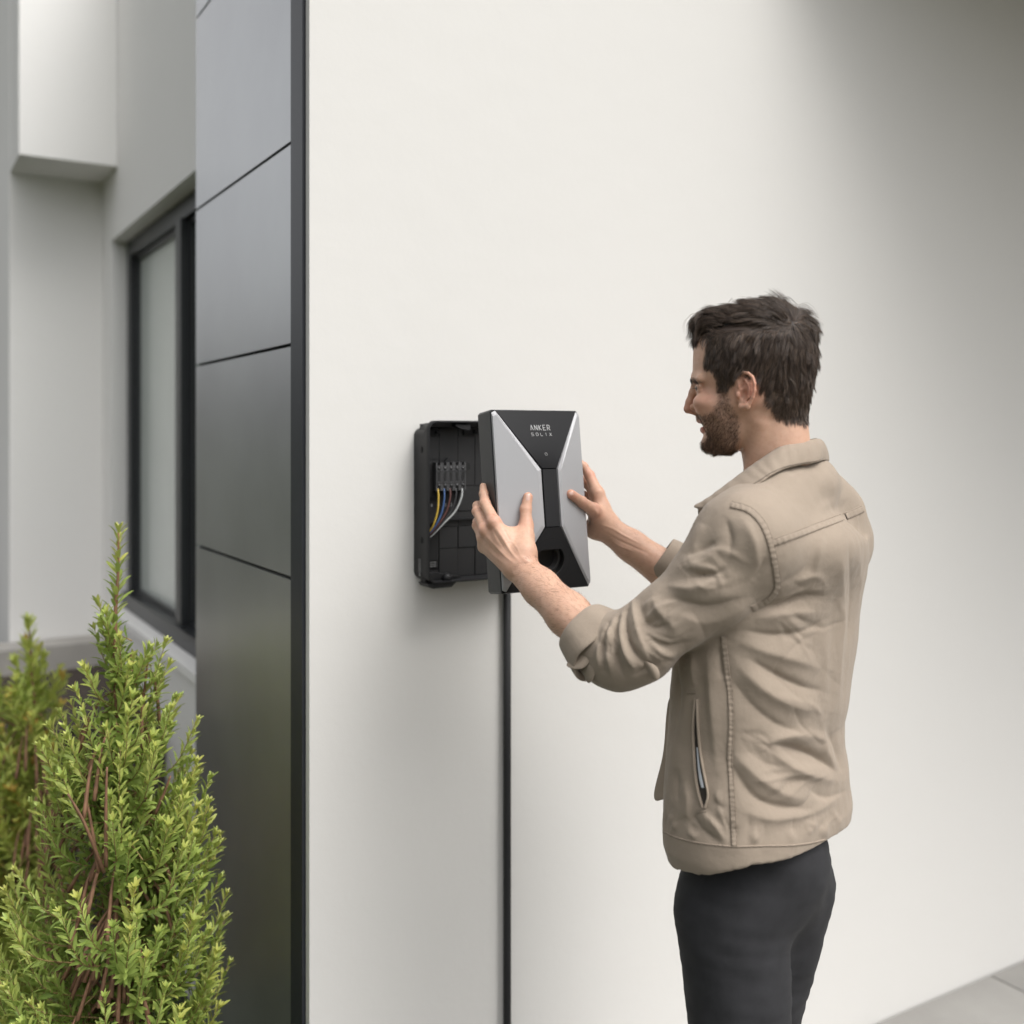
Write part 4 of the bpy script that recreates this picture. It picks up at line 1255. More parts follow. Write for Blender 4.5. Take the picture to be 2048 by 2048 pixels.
# which vertices belong to the near sleeve (folds drawn on the sleeve must not touch the torso behind)
def chain_d(Pts, ch_):
    d = np.full(len(Pts), 9.0)
    for (a, ra), (b, rb) in zip(ch_[:-1], ch_[1:]):
        d = np.minimum(d, capsule(a, b, ra, rb).fn(Pts))
    return d
dsl = chain_d(JV, slv)
tor = Field(0.2).add(torso_prim(1085, 1698, 0)); dto = tor(JV)
on_sl = np.clip(0.5 + (dto - dsl) / .02, 0, 1)
def fold(amp, wd, pts, asym=0.0): return (amp, wd, pts)
tor_f = [  # + ridge, - valley; amplitude mm, half-width px, zoom3 points
 (7, 13, [(1085, 665), (1180, 615), (1290, 590), (1330, 615)]), (-7, 12, [(1010, 748), (1120, 735), (1240, 690), (1345, 690)]), (5, 12, [(1090, 715), (1200, 672), (1330, 650)]),
 (6, 15, [(1000, 800), (1130, 770), (1300, 760)]), (-6, 12, [(960, 850), (1100, 870), (1250, 850), (1330, 800)]),
 (6, 18, [(930, 900), (1060, 950), (1200, 990), (1330, 1030)]), (-8, 14, [(985, 985), (1120, 1060), (1240, 1115), (1330, 1135)]),
 (8, 20, [(930, 1010), (1040, 1120), (1180, 1200), (1320, 1230)]), (-6, 18, [(900, 1080), (1020, 1220), (1160, 1310), (1330, 1350)]),
 (9, 16, [(1060, 1395), (1150, 1350), (1270, 1340), (1380, 1390)]), (-11, 13, [(1080, 1385), (1180, 1400), (1300, 1440), (1400, 1520)]),
 (8, 16, [(1075, 1400), (1150, 1470), (1260, 1530), (1400, 1560)]), (-7, 14, [(1360, 1330), (1400, 1420), (1425, 1520)]), (6, 12, [(1330, 1380), (1370, 1460), (1395, 1520)]),
 (7, 18, [(910, 1420), (1020, 1540), (1150, 1620), (1260, 1650)]), (-7, 14, [(900, 1480), (1000, 1620), (1120, 1680), (1270, 1690)]), (5, 14, [(950, 1700), (1100, 1740), (1300, 1700), (1430, 1600)]),
 (-5, 12, [(1270, 1600), (1350, 1640), (1450, 1600)]), (2, 9, [(1345, 850), (1345, 1000), (1330, 1200)]), (5, 11, [(1420, 480), (1425, 700), (1410, 1000), (1400, 1300)]),
 (-4, 9, [(1455, 420), (1465, 650), (1450, 950)]), (4, 9, [(1495, 400), (1510, 600), (1490, 900)]), (-3, 8, [(1530, 420), (1525, 620)]), (4, 9, [(1330, 400), (1310, 500), (1290, 580)]), (-4, 9, [(1290, 410), (1270, 500), (1240, 570)]),
 (4, 9, [(1235, 420), (1205, 500), (1160, 580)]), (-3.5, 8, [(1195, 440), (1170, 510)]), (3, 8, [(1130, 470), (1140, 560), (1130, 610)]),
 (3, 10, [(1130, 180), (1200, 150), (1280, 140)]), (-3, 10, [(1080, 230), (1150, 210), (1260, 200)]), (2.5, 10, [(1200, 300), (1330, 270), (1450, 210)]), (-2.5, 10, [(1160, 350), (1300, 300)]),
 (5, 12, [(680, 1560), (700, 1650), (690, 1760)]), (-4, 9, [(640, 1500), (650, 1650)]), (5, 9, [(760, 1700), (820, 1760), (870, 1840)]), (-5, 8, [(720, 1720), (770, 1790), (850, 1850)]), (4, 7, [(700, 1790), (740, 1830)]),
 (-4, 8, [(820, 1650), (870, 1700)]), (4, 9, [(830, 1600), (850, 1700), (880, 1740)]), (-5, 14, [(640, 1010), (650, 1150), (640, 1300)]), (5, 14, [(790, 960), (800, 1100), (815, 1300), (830, 1500)]),
 (-4, 10, [(840, 920), (860, 1080)]), (4, 9, [(715, 960), (725, 1120)]), (-2.0, 5, [(870, 880), (895, 1150), (905, 1300), (900, 1600), (915, 1850)]), (2.5, 8, [(1000, 1800), (1010, 1860)]), (2.5, 8, [(1180, 1790), (1190, 1850)]), (2.5, 8, [(1330, 1770), (1350, 1830)])]
slv_f = [
 (6, 13, [(600, 640), (680, 650), (760, 640), (830, 610)]), (-7, 12, [(690, 610), (760, 590), (840, 580), (880, 550)]), (6, 12, [(700, 540), (760, 530), (840, 480)]), (-5, 11, [(700, 500), (760, 470), (830, 430)]),
 (-6, 14, [(620, 690), (700, 720), (800, 740), (950, 700)]), (5, 18, [(640, 770), (760, 810), (900, 780), (1020, 700)]), (-6, 12, [(470, 730), (490, 800), (540, 840), (590, 820), (600, 770)]), (6, 13, [(530, 690), (560, 760), (640, 850)]),
 (7, 9, [(440, 700), (450, 790), (470, 880), (510, 980)]), (-9, 8, [(425, 740), (405, 800), (420, 900), (470, 980), (520, 1020)]), (8, 9, [(395, 750), (380, 850), (400, 950), (450, 1040)]),
 (-8, 8, [(375, 770), (350, 860), (355, 960), (390, 1060)]), (7, 9, [(355, 780), (325, 870), (320, 960), (335, 1060)]), (-6, 7, [(335, 800), (300, 900), (290, 990)]), (5, 8, [(310, 860), (275, 950), (280, 1040)]),
 (6, 12, [(520, 900), (580, 960), (650, 960)]), (-5, 10, [(500, 860), (560, 910), (640, 920), (720, 900)]), (-5, 10, [(880, 330), (900, 420), (890, 500)]), (4, 12, [(960, 330), (1010, 430), (1030, 560)]), (-4, 10, [(1000, 620), (1040, 560), (1060, 500)]),
 (4, 12, [(780, 350), (740, 430), (720, 500)]), (-5, 9, [(560, 1010), (500, 1040), (440, 1060)])]
# small secondary creases that fan out from the armpit, elbow, waist and hem
rf = np.random.default_rng(77)
def fan(c, a0, a1, r0, r1, n, amp, wd, bend=.25):
    o = []
    for _ in range(n):
        a = R(rf.uniform(a0, a1)); s_ = rf.uniform(r0, r0 + (r1 - r0) * .35); e_ = s_ + rf.uniform(.35, .9) * (r1 - r0)
        d = np.array([math.cos(a), math.sin(a)]); q = np.array([-d[1], d[0]]) * rf.normal() * bend * (e_ - s_)
        o.append((rf.choice([-1, 1]) * amp * rf.uniform(.5, 1.2), wd * rf.uniform(.7, 1.4), [tuple(c + d * s_), tuple(c + d * (s_ + e_) / 2 + q), tuple(c + d * e_)]))
    return o
tor_f += fan((1060, 740), -30, 75, 20, 330, 16, 1.4, 6.5) + fan((1420, 1500), 150, 235, 10, 420, 12, 1.5, 6.0) + fan((900, 1300), 20, 50, 30, 350, 8, 1.4, 6) + fan((1400, 600), 80, 100, 40, 700, 8, 1.2, 6.0)
for _ in range(34):
    x = rf.uniform(600, 1450); y = 1850 - abs(x - 1000) * .12; tor_f.append((rf.choice([-1, 1]) * rf.uniform(.8, 1.8), rf.uniform(4, 7), [(x, y), (x + rf.normal() * 15, y - 45), (x + rf.normal() * 40, y - rf.uniform(60, 150))]))
for _ in range(16):
    t = rf.random(); x = 1110 + 400 * t; y = 430 - 150 * t; tor_f.append((rf.choice([-1, 1]) * rf.uniform(.7, 1.5), rf.uniform(4, 6), [(x, y + 12), (x - 10, y + 50), (x - 25 + rf.normal() * 12, y + rf.uniform(80, 170))]))
slv_f += fan((420, 860), -60, 60, 20, 330, 30, 1.6, 5.5) + fan((330, 900), 60, 110, -120, 160, 14, 1.8, 5.0) + fan((700, 560), -20, 50, -80, 260, 14, 1.4, 6)
D = strokes(JQ, tor_f, Z3, jf * (1 - on_sl)) + strokes(JQ, slv_f, Z3, jf * np.clip(on_sl * 1.6, 0, 1))
# low random drape everywhere so the far side is cloth too
def vnoise(Pts, s, seed):
    r_ = np.random.default_rng(seed); o = np.zeros(len(Pts))
    for _ in range(7):
        k = r_.normal(size=3) * s; o += np.sin(Pts @ k + r_.uniform(0, 6.28)) / 7
    return o
D += .0035 * vnoise(JV, 26, 3) * (1 - .7 * jf) + .0012 * vnoise(JV, 60, 4) + .0006 * vnoise(JV, 150, 5)
JV = JV + JN * D[:, None]
# hem edge: cut level, leave open underneath
jm_loc = np.array(MAN.location)
tj = NT('tan_cotton_twill')
n1 = tj.noise(7, 4)
wv = tj.node('ShaderNodeTexWave', wave_type='BANDS', bands_direction='DIAGONAL'); wv.inputs['Scale'].default_value = 420; wv.inputs['Distortion'].default_value = 1.2; tj.l(tj.tc, wv.inputs['Vector'])
fz = tj.noise(500, 3)
jc = tj.mix(n1, (0.300, 0.243, 0.190), (0.355, 0.292, 0.230))
jc = tj.mix(tj.math('MULTIPLY', fz, 0.35), jc, (0.26, 0.21, 0.17))
tj.set(color=jc, rough=0.82, spec=0.2, sheen=0.12, normal=tj.bump(tj.noise(38, 6, 0.6), 0.45, 0.0035, tj.bump(wv.outputs['Color'], 0.25, 0.0003)))
M['jacket'] = tj.m
M['thread'] = simple('seam_thread', (0.20, 0.16, 0.125), 0.8, vary=0.1)
jk = man_mesh('jacket', JV, JF, M['jacket'])

from mathutils.bvhtree import BVHTree
JT = BVHTree.FromPolygons([tuple(v) for v in JV], JF.tolist())
CO = Vector((0, 0, CAM_Z))
def hit(px, py, tree=None):
    d = Vector(((px - 1024) / FPX, 1, (870 - py) / FPX)).normalized()
    loc, nor, i, dist = (tree or JT).ray_cast(CO, d)
    if loc is None: return None, None
    if nor.dot(d) > 0: nor = -nor
    return np.array(loc), np.array(nor)

def seam(name, pts, wpx, lift=.0012, stitches=(-.8, .8), pucker=.0007, step=3.0, conv=Z3):
    """a felled seam: raised band that follows the cloth, with stitch threads along it"""
    L_ = catmull(np.array([conv(*p) for p in pts]), 10)
    s = np.r_[0, np.cumsum(np.linalg.norm(np.diff(L_, axis=0), axis=1))]
    n = max(4, int(s[-1] / step)); si = np.linspace(0, s[-1], n)
    C_ = np.stack([np.interp(si, s, L_[:, 0]), np.interp(si, s, L_[:, 1])], 1)
    T_ = np.gradient(C_, axis=0); T_ /= np.linalg.norm(T_, axis=1, keepdims=True); Np = np.stack([-T_[:, 1], T_[:, 0]], 1)
    offs = np.array([-1, -.8, -.4, 0, .4, .8, 1]) * wpx / 2
    lf = np.array([-.0012, lift * .8, lift, lift * 1.05, lift, lift * .8, -.0012])
    ph = rng.uniform(0, 6.28)
    rows = []
    for i in range(n):
        row = []
        for o, l in zip(offs, lf):
            p, nn = hit(*(C_[i] + Np[i] * o))
            if p is None: row = None; break
            pk = pucker * (0.5 + 0.5 * math.sin(si[i] * .62 + ph + 1.5 * math.sin(si[i] * .11))) if abs(o) < wpx * .45 else 0
            row.append(p + nn * (l + pk))
        if row is not None: rows.append(np.array(row))
    if len(rows) < 3: return
    # keep runs without depth jumps
    V_ = np.array(rows); m = len(offs)
    F_ = []
    for i in range(len(V_) - 1):
        if np.linalg.norm(V_[i + 1] - V_[i], axis=1).max() > .02: continue
        for j in range(m - 1):
            F_.append((i * m + j, (i + 1) * m + j, (i + 1) * m + j + 1, i * m + j + 1))
    o = man_mesh(name, V_.reshape(-1, 3), np.array(F_), M['jacket'])
    o.parent = jk; o.location = (0, 0, 0)
    for st in stitches:
        a = Acc()
        k = int(np.argmin(np.abs(offs - st * wpx / 2)))
        for i in range(0, len(V_) - 1):
            if np.linalg.norm(V_[i + 1, k] - V_[i, k]) > .02: continue
            p, q = V_[i, k], V_[i + 1, k]
            dv = (q - p) * .12
            up = np.cross(V_[i, min(k + 1, m - 1)] - V_[i, max(k - 1, 0)], q - p); up /= np.linalg.norm(up) + 1e-9
            if up @ (p - np.array([0, 0, CAM_Z])) > 0: up = -up
            a.tube([p + dv + up * .0002, q - dv + up * .0002], .00034, 4)
        if a.n:
            a.V = [v - jm_loc for v in a.V]
            t = a.build('stitching', M['thread'], o); t['kind'] = 'stuff'
    return o
seam('seam', [(1088, 440), (1190, 405), (1300, 365), (1420, 320), (1518, 278)], 16, pucker=.0011)
seam('seam', [(900, 258), (985, 285), (1045, 345), (1082, 430), (1102, 520), (1116, 610), (1112, 660), (1075, 705), (1000, 748)], 14, stitches=(-.8, .8), pucker=.0011)
seam('seam', [(862, 875), (882, 1050), (895, 1150), (900, 1300), (895, 1450), (905, 1650), (915, 1870)], 12, pucker=.0010)
seam('seam', [(574, 1795), (640, 1825), (750, 1852), (900, 1868), (1050, 1866), (1200, 1862), (1330, 1840), (1420, 1800), (1466, 1745)], 4, lift=.0006, stitches=(0,))
seam('seam', [(692, 1144), (735, 1142)], 5, lift=.0006, stitches=(-.8, .8), pucker=0, step=2)
seam('seam', [(738, 1706), (785, 1700)], 5, lift=.0006, stitches=(-.8, .8), pucker=0, step=2)
# slanted pocket opening: dark patch painting the shade inside, with the pale shirt, and raised lips
def patch(name, poly, lift, m, parent=None, sub=5):
    L_ = [np.array(Z3(*p)) for p in poly]
    n = len(L_) // 2
    A_ = catmull(np.array(L_[:n]), sub); B_ = catmull(np.array(L_[n:][::-1]), sub)
    ts_ = np.linspace(0, 1, 5); rows = []
    for a, b in zip(A_, B_):
        for t in ts_:
            p, nn = hit(*(a + (b - a) * t)); rows.append(p + nn * (lift + .0006 * math.sin(t * math.pi)))
    V_ = np.array(rows); F_ = [(i * 5 + j, (i + 1) * 5 + j, (i + 1) * 5 + j + 1, i * 5 + j + 1) for i in range(len(A_) - 1) for j in range(4)]
    o = man_mesh(name, V_, np.array(F_), m); o.parent = parent or jk; o.location = (0, 0, 0)
    return o
M['pocket_shade'] = simple('pocket_shade_patch', (0.030, 0.024, 0.020), 0.95, vary=0.1)
M['shirt'] = simple('pale_grey_shirt', (0.50, 0.52, 0.55), 0.9, vary=0.05)
patch('pocket_opening', [(736, 1172), (728, 1290), (731, 1400), (738, 1520), (752, 1610), (772, 1678), (775, 1676), (786, 1620), (768, 1540), (748, 1420), (741, 1300), (738, 1172)], .0006, M['pocket_shade'])
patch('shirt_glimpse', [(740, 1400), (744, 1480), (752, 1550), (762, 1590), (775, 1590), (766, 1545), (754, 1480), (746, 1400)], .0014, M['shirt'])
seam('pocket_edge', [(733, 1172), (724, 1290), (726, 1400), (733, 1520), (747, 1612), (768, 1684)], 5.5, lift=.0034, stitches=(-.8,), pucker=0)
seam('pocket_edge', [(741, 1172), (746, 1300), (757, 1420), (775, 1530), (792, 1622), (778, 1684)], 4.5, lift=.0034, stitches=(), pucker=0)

# collar: folded band lying round the neck
top = [(1392, 1012, 1.600), (1420, 992, 1.592), (1455, 965, 1.588), (1489, 939, 1.588), (1519, 918, 1.588), (1559, 893, 1.587), (1590, 885, 1.596), (1619, 879, 1.617), (1637, 876, 1.652), (1632, 880, 1.692), (1602, 888, 1.715), (1560, 905, 1.720), (1500, 950, 1.735), (1440, 1000, 1.700)]
bot = [(1398, 1018, 1.585), (1441, 1009, 1.553), (1487, 984, 1.540), (1524, 962, 1.540), (1545, 948, 1.545), (1572, 937, 1.557), (1603, 930, 1.575), (1630, 926, 1.592), (1652, 921, 1.640), (1655, 925, 1.700), (1620, 935, 1.760), (1570, 955, 1.785), (1500, 1000, 1.770), (1440, 1030, 1.730)]
def collar():
    A_ = catmull(np.array([P(*t) for t in top]), 8); B_ = catmull(np.array([P(*t) for t in bot]), 8)
    n = len(A_); m = 9; V_ = []
    ctr = P(1575, 960, 1.665)
    for i in range(n):
        for j in range(m):
            t = j / (m - 1); p = A_[i] * (1 - t) + B_[i] * t
            o = p - ctr; o[2] = 0; o /= np.linalg.norm(o)
            bulge = .0065 * math.sin(math.pi * t ** .75)
            wr_ = .0010 * math.sin(i * .55 + 2 * t) * t + .0006 * math.sin(i * 1.3)
            V_.append(p + o * (bulge + wr_) + np.array([0, 0, .002 * math.sin(math.pi * min(1, t * 2))]))
    V_ = np.array(V_)
    F_ = [(i * m + j, i * m + j + 1, (i + 1) * m + j + 1, (i + 1) * m + j) for i in range(n - 1) for j in range(m - 1)]
    o = man_mesh('collar', V_, np.array(F_), M['jacket']); o.parent = jk; o.location = (0, 0, 0)
    md = o.modifiers.new('thick', 'SOLIDIFY'); md.thickness = .0032; md.offset = -1
    md = o.modifiers.new('sub', 'SUBSURF'); md.levels = 1; md.render_levels = 1
    # inner stand
    S_ = np.array(V_).reshape(n, m, 3); V2 = []
    for i in range(n):
        o_ = S_[i, 0] - ctr; o_[2] = 0; o_ /= np.linalg.norm(o_)
        for t in (0, .5, 1): V2.append(S_[i, 0] - o_ * (.003 + .002 * t) + np.array([0, 0, -.034 * t]))
    F2 = [(i * 3 + j, (i + 1) * 3 + j, (i + 1) * 3 + j + 1, i * 3 + j + 1) for i in range(n - 1) for j in range(2)]
    o2 = man_mesh('collar_stand', np.array(V2), np.array(F2), M['jacket']); o2.parent = jk; o2.location = (0, 0, 0)
    a = Acc()
    for tj_, off in ((m - 1, .0012),):
        L_ = S_[:, tj_ - 1] * .7 + S_[:, tj_] * .3
        oo = L_ - ctr; oo[:, 2] = 0; oo /= np.linalg.norm(oo, axis=1, keepdims=True)
        L_ = L_ + oo * off - jm_loc
        a.tube(L_[:60], .0005, 5)
    a.build('stitching', M['thread'], o)
collar()

# cuffs: turned-back bands round the forearms
def cuff(name, c0, c1, r0, r1, flap, seed, sq=1.0):
    c0 = np.asarray(c0); c1 = np.asarray(c1); ax = (c1 - c0) / np.linalg.norm(c1 - c0)
    r_ = np.random.default_rng(seed)
    u = np.cross(ax, [0, 1, 0]); u /= np.linalg.norm(u); v = np.cross(ax, u)
    N_ = 56; prof = [(0.00, -.0050), (-.002, -.0015), (0.0, .0012), (.25, .0032), (.6, .0040), (.92, .0052), (1.03, .0040), (1.0, .0005), (.9, -.004)]
    V_ = []; L_ = np.linalg.norm(c1 - c0)
    for t, dr in prof:
        for k in range(N_):
            a = 2 * math.pi * k / N_
            d = math.cos(a) * u + math.sin(a) * v
            w = .0022 * math.sin(3 * a + seed) + .0012 * math.sin(7 * a + 2 * seed)
            e = 0.10 * math.sin(2 * a + seed) + .05 * math.sin(5 * a)
            tt = t * (1 + e * (1 if t > .5 else .3))
            r = (r0 + (r1 - r0) * t) + dr + w * (.4 + .6 * t)
            V_.append(c0 + ax * L_ * tt + d * r * (1 + (sq - 1) * abs(math.sin(a))))
    F_ = [(i * N_ + k, i * N_ + (k + 1) % N_, (i + 1) * N_ + (k + 1) % N_, (i + 1) * N_ + k) for i in range(len(prof) - 1) for k in range(N_)]
    o = man_mesh(name, np.array(V_), np.array(F_), M['jacket']); o.parent = jk; o.location = (0, 0, 0)
    md = o.modifiers.new('sub', 'SUBSURF'); md.levels = 1; md.render_levels = 1
    return o
cuff('cuff', P(1160, 1253, 1.600), P(1210, 1300, 1.572), .0430, .0560, None, 1)
cuff('cuff', P(1320, 1115, 1.895), P(1385, 1162, 1.884), .0415, .0480, None, 4)
# loose tab corners of the near cuff
def cloth_tab(name, pts3, th=.0022):
    A_ = np.array(pts3)                     # grid rows x cols x 3
    r_, c_ = A_.shape[:2]
    F_ = [(i * c_ + j, i * c_ + j + 1, (i + 1) * c_ + j + 1, (i + 1) * c_ + j) for i in range(r_ - 1) for j in range(c_ - 1)]
    o = man_mesh(name, A_.reshape(-1, 3), np.array(F_), M['jacket']); o.parent = jk; o.location = (0, 0, 0)
    md = o.modifiers.new('t', 'SOLIDIFY'); md.thickness = th; md.offset = 0
    md = o.modifiers.new('s', 'SUBSURF'); md.levels = 2; md.render_levels = 2
    return o
z = lambda a, b, Y: P(*Z3(a, b), Y)
cloth_tab('cuff_tab', [[z(165, 930, 1.560), z(215, 925, 1.540), z(262, 915, 1.530)], [z(145, 985, 1.556), z(200, 990, 1.532), z(245, 985, 1.526)], [z(105, 1018, 1.552), z(170, 1040, 1.532), z(215, 1030, 1.530)]])
cloth_tab('cuff_tab', [[z(190, 985, 1.545), z(232, 960, 1.530), z(275, 950, 1.522)], [z(198, 1045, 1.545), z(228, 1040, 1.526), z(268, 1020, 1.522)], [z(222, 1105, 1.545), z(240, 1100, 1.530), z(255, 1075, 1.528)]])
cloth_tab('sleeve_tab', [[z(478, 985, 1.500), z(512, 1000, 1.488), z(548, 1012, 1.490)], [z(500, 1035, 1.498), z(532, 1042, 1.482), z(568, 1045, 1.490)], [z(528, 1085, 1.500), z(547, 1090, 1.488), z(566, 1078, 1.494)]])
# open right front hanging beyond the body
cloth_tab('front_panel', [[z(606, 1160, 1.70), z(620, 1160, 1.70), z(660, 1160, 1.69)], [z(592, 1260, 1.735), z(610, 1270, 1.72), z(650, 1280, 1.70)], [z(586, 1420, 1.745), z(605, 1430, 1.73), z(650, 1440, 1.71)],
                          [z(556, 1530, 1.755), z(580, 1540, 1.74), z(640, 1550, 1.72)], [z(532, 1620, 1.760), z(560, 1632, 1.745), z(620, 1620, 1.72)], [z(541, 1656, 1.760), z(558, 1655, 1.745), z(600, 1640, 1.72)]], .004)
# jacket front placket beyond the far lapel
cloth_tab('lapel', [[z(748, 262, 1.60), z(800, 258, 1.57), z(850, 262, 1.56)], [z(747, 290, 1.605), z(775, 300, 1.58), z(820, 310, 1.56)], [z(752, 325, 1.61), z(770, 330, 1.59), z(800, 345, 1.57)]], .003)

# ---------------------------------------------------------------- trousers and shoes
TR = Field(0.06)
hipc = P(1512, 1730, 1.675)
TR.add(ellipsoid(hipc + [0, 0, .02], (.112, .125, .12), 0))
lhip, rhip = hipc + LFT * .070 + [0, 0, -.05], hipc - LFT * .070 + [0, 0, -.05]
lkn = np.array([hipc[0] - .035, hipc[1] - .10, .50]) ; rkn = np.array([hipc[0] + .0, hipc[1] + .09, .50])
lan = np.array([hipc[0] - .03, hipc[1] - .12, .09]); ran = np.array([hipc[0] + .02, hipc[1] + .11, .09])
for h_, k_, a_ in ((lhip, lkn, lan), (rhip, rkn, ran)):
    TR.add(capsule(h_, k_, .088, .068, .04), capsule(k_, a_, .070, .058, .02))
tlo, thi = TR.bounds(); tlo[2] = .03
TV, TF = iso_mesh(TR, tlo, thi, .008, c=3)
TN = vnormals(TV, TF); TV = TV + TN * (.003 * vnoise(TV, 30, 8) + .0018 * vnoise(TV * [1, 1, 2.2], 60, 9))[:, None]
mt = NT('black_denim'); mt.set(color=mt.ramp(mt.noise(30, 4), [(0.3, (0.012, 0.012, 0.014)), (0.7, (0.020, 0.020, 0.023))]), rough=0.85, normal=mt.bump(mt.noise(600, 2), 0.3, 0.0005))
man_mesh('trousers', TV, TF, mt.m)
SH = NT('dark_shoe_leather'); SH.set(color=(0.03, 0.022, 0.018), rough=0.5)
for a_ in (lan, ran):
    f_ = Field(0.04); b_ = np.array([a_[0], a_[1], .065])
    f_.add(capsule(b_ - FWD * .03, b_ + FWD * .05 + [0, 0, -.01], .045, .042, 0), capsule(b_ + FWD * .05 + [0, 0, -.01], b_ + FWD * .17 + [0, 0, -.028], .042, .034, .02, flat=(LFT, 1.1)))
    v_, q_ = iso_mesh(f_, *f_.bounds(), .007, c=3); v_[:, 2] = np.maximum(v_[:, 2], .031)
    man_mesh('shoe', v_, q_, SH.m)
# ---------------------------------------------------------------- hair, beard, brows, eyes, nails
def hair_curves(name, paths, rad, m, parent):
    """paths (n,k,3) world, rad root radius"""
    n, k, _ = paths.shape
    cu = bpy.data.hair_curves.new(name)
    cu.add_curves([k] * n)
    pts = (paths - np.array(MAN.location)).astype(np.float32)
    cu.attributes['position'].data.foreach_set('vector', pts.reshape(-1))
    ra = cu.attributes.get('radius') or cu.attributes.new('radius', 'FLOAT', 'POINT')
    prof = np.linspace(1, 0, k) ** .5 * .85 + .15
    rr = (np.broadcast_to(np.asarray(rad, float).reshape(-1, 1), (n, k)) * prof).astype(np.float32)
    ra.data.foreach_set('value', rr.reshape(-1))
    cu.materials.append(m)
    o = bpy.data.objects.new(name, cu)
    COL.objects.link(o); o.parent = parent
    return o
def hair_mat(name, stops, rough=0.38):
    t = NT(name)
    hi_ = t.node('ShaderNodeHairInfo')
    t.set(color=t.ramp(hi_.outputs['Random'], stops), rough=rough, spec=0.45)
    return t.m
M['hair'] = hair_mat('dark_brown_hair', [(0.0, (0.026, 0.018, 0.014)), (0.6, (0.070, 0.049, 0.037)), (1.0, (0.19, 0.13, 0.092))])
M['beard'] = hair_mat('brown_beard_hair', [(0.0, (0.045, 0.026, 0.017)), (0.6, (0.11, 0.064, 0.040)), (1.0, (0.22, 0.13, 0.08))], .45)
M['armhair'] = hair_mat('fine_arm_hair', [(0.0, (0.10, 0.06, 0.04)), (1.0, (0.26, 0.16, 0.10))], .45)
thc = NT('hair_root_mass'); thc.set(color=thc.ramp(thc.noise(160, 3, stretch=(1, 1, .3)), [(0.3, (0.010, 0.008, 0.007)), (0.7, (0.030, 0.022, 0.018))]), rough=0.6, normal=thc.bump(thc.noise(260, 3), .8, .002))

ROT = HB.T
CAP = Field(0.05)
CAP.add(ellipsoid(hd(770, 468, 0), (.0500, .0300, .0540), 0, rot=ROT),
        ellipsoid(hd(640, 430, 0), (.0315, .0215, .0440), .012, rot=ROT),
        ellipsoid(hd(1110, 500, 0), (.0680, .0455, .0640), .016, rot=ROT),
        ellipsoid(hd(1230, 720, 0), (.0590, .0640, .0690), .016, rot=ROT),
        ellipsoid(hd(1330, 980, 0), (.0370, .0560, .0560), .014, rot=ROT),
        ellipsoid(hd(900, 640, 0), (.0480, .0330, .0655), .014, rot=ROT))
cV, cF = iso_mesh(CAP, *CAP.bounds(), .003, c=4)
man_mesh('hair_mass', cV, cF, thc.m)
hb = MAN.children[-1]
def grad(f, p, e=.0012):
    d = f(p); G = np.stack([f(p + np.eye(3)[i] * e) - d for i in range(3)], 1)
    return d, G / (np.linalg.norm(G, axis=1, keepdims=True) + 1e-12)
SURF = Field(0.05); SURF.p = CAP.p + HEADF.p
def flow(q):
    x, y, w = q[:, 0], q[:, 1], q[:, 2]
    part = 560 - (x - 700) * .13
    side = np.clip((y - part) / 60 + .5, 0, 1)
    # top: forward, curling down at the very front
    fr = np.clip((620 - x) / 170, 0, 1)
    tx = -1 + .9 * fr; ty = -.10 + .22 * np.sin(x / 130.) * (1 - fr) + 1.1 * fr
    # sides: down, a little forward near the temple, back at the nape
    sx = np.interp(x, [600, 900, 1200, 1500, 1650], [-.15, -.35, -.25, .05, .1]); sy = np.ones_like(x)
    # whorl
    rx, ry = x - 1390, y - 465; rr = np.sqrt(rx ** 2 + ry ** 2) + 1e-6
    wh = np.exp(-(rr / 190) ** 2)
    dx = tx * (1 - side) + sx * side; dy = ty * (1 - side) + sy * side
    back = np.clip((x - 1390) / 80, 0, 1) * (1 - side)
    dx = dx * (1 - back) + .8 * back; dy = dy * (1 - back) + .45 * back
    dx = dx * (1 - wh) + rx / rr * wh; dy = dy * (1 - wh) + ry / rr * wh
    # across: top hair leans away from the parting over the crown
    dw = -.35 * (1 - side) * np.sign(w) * 0 - .22 * (1 - side)
    return dx[:, None] * EU - dy[:, None] * EV + dw[:, None] * EWv
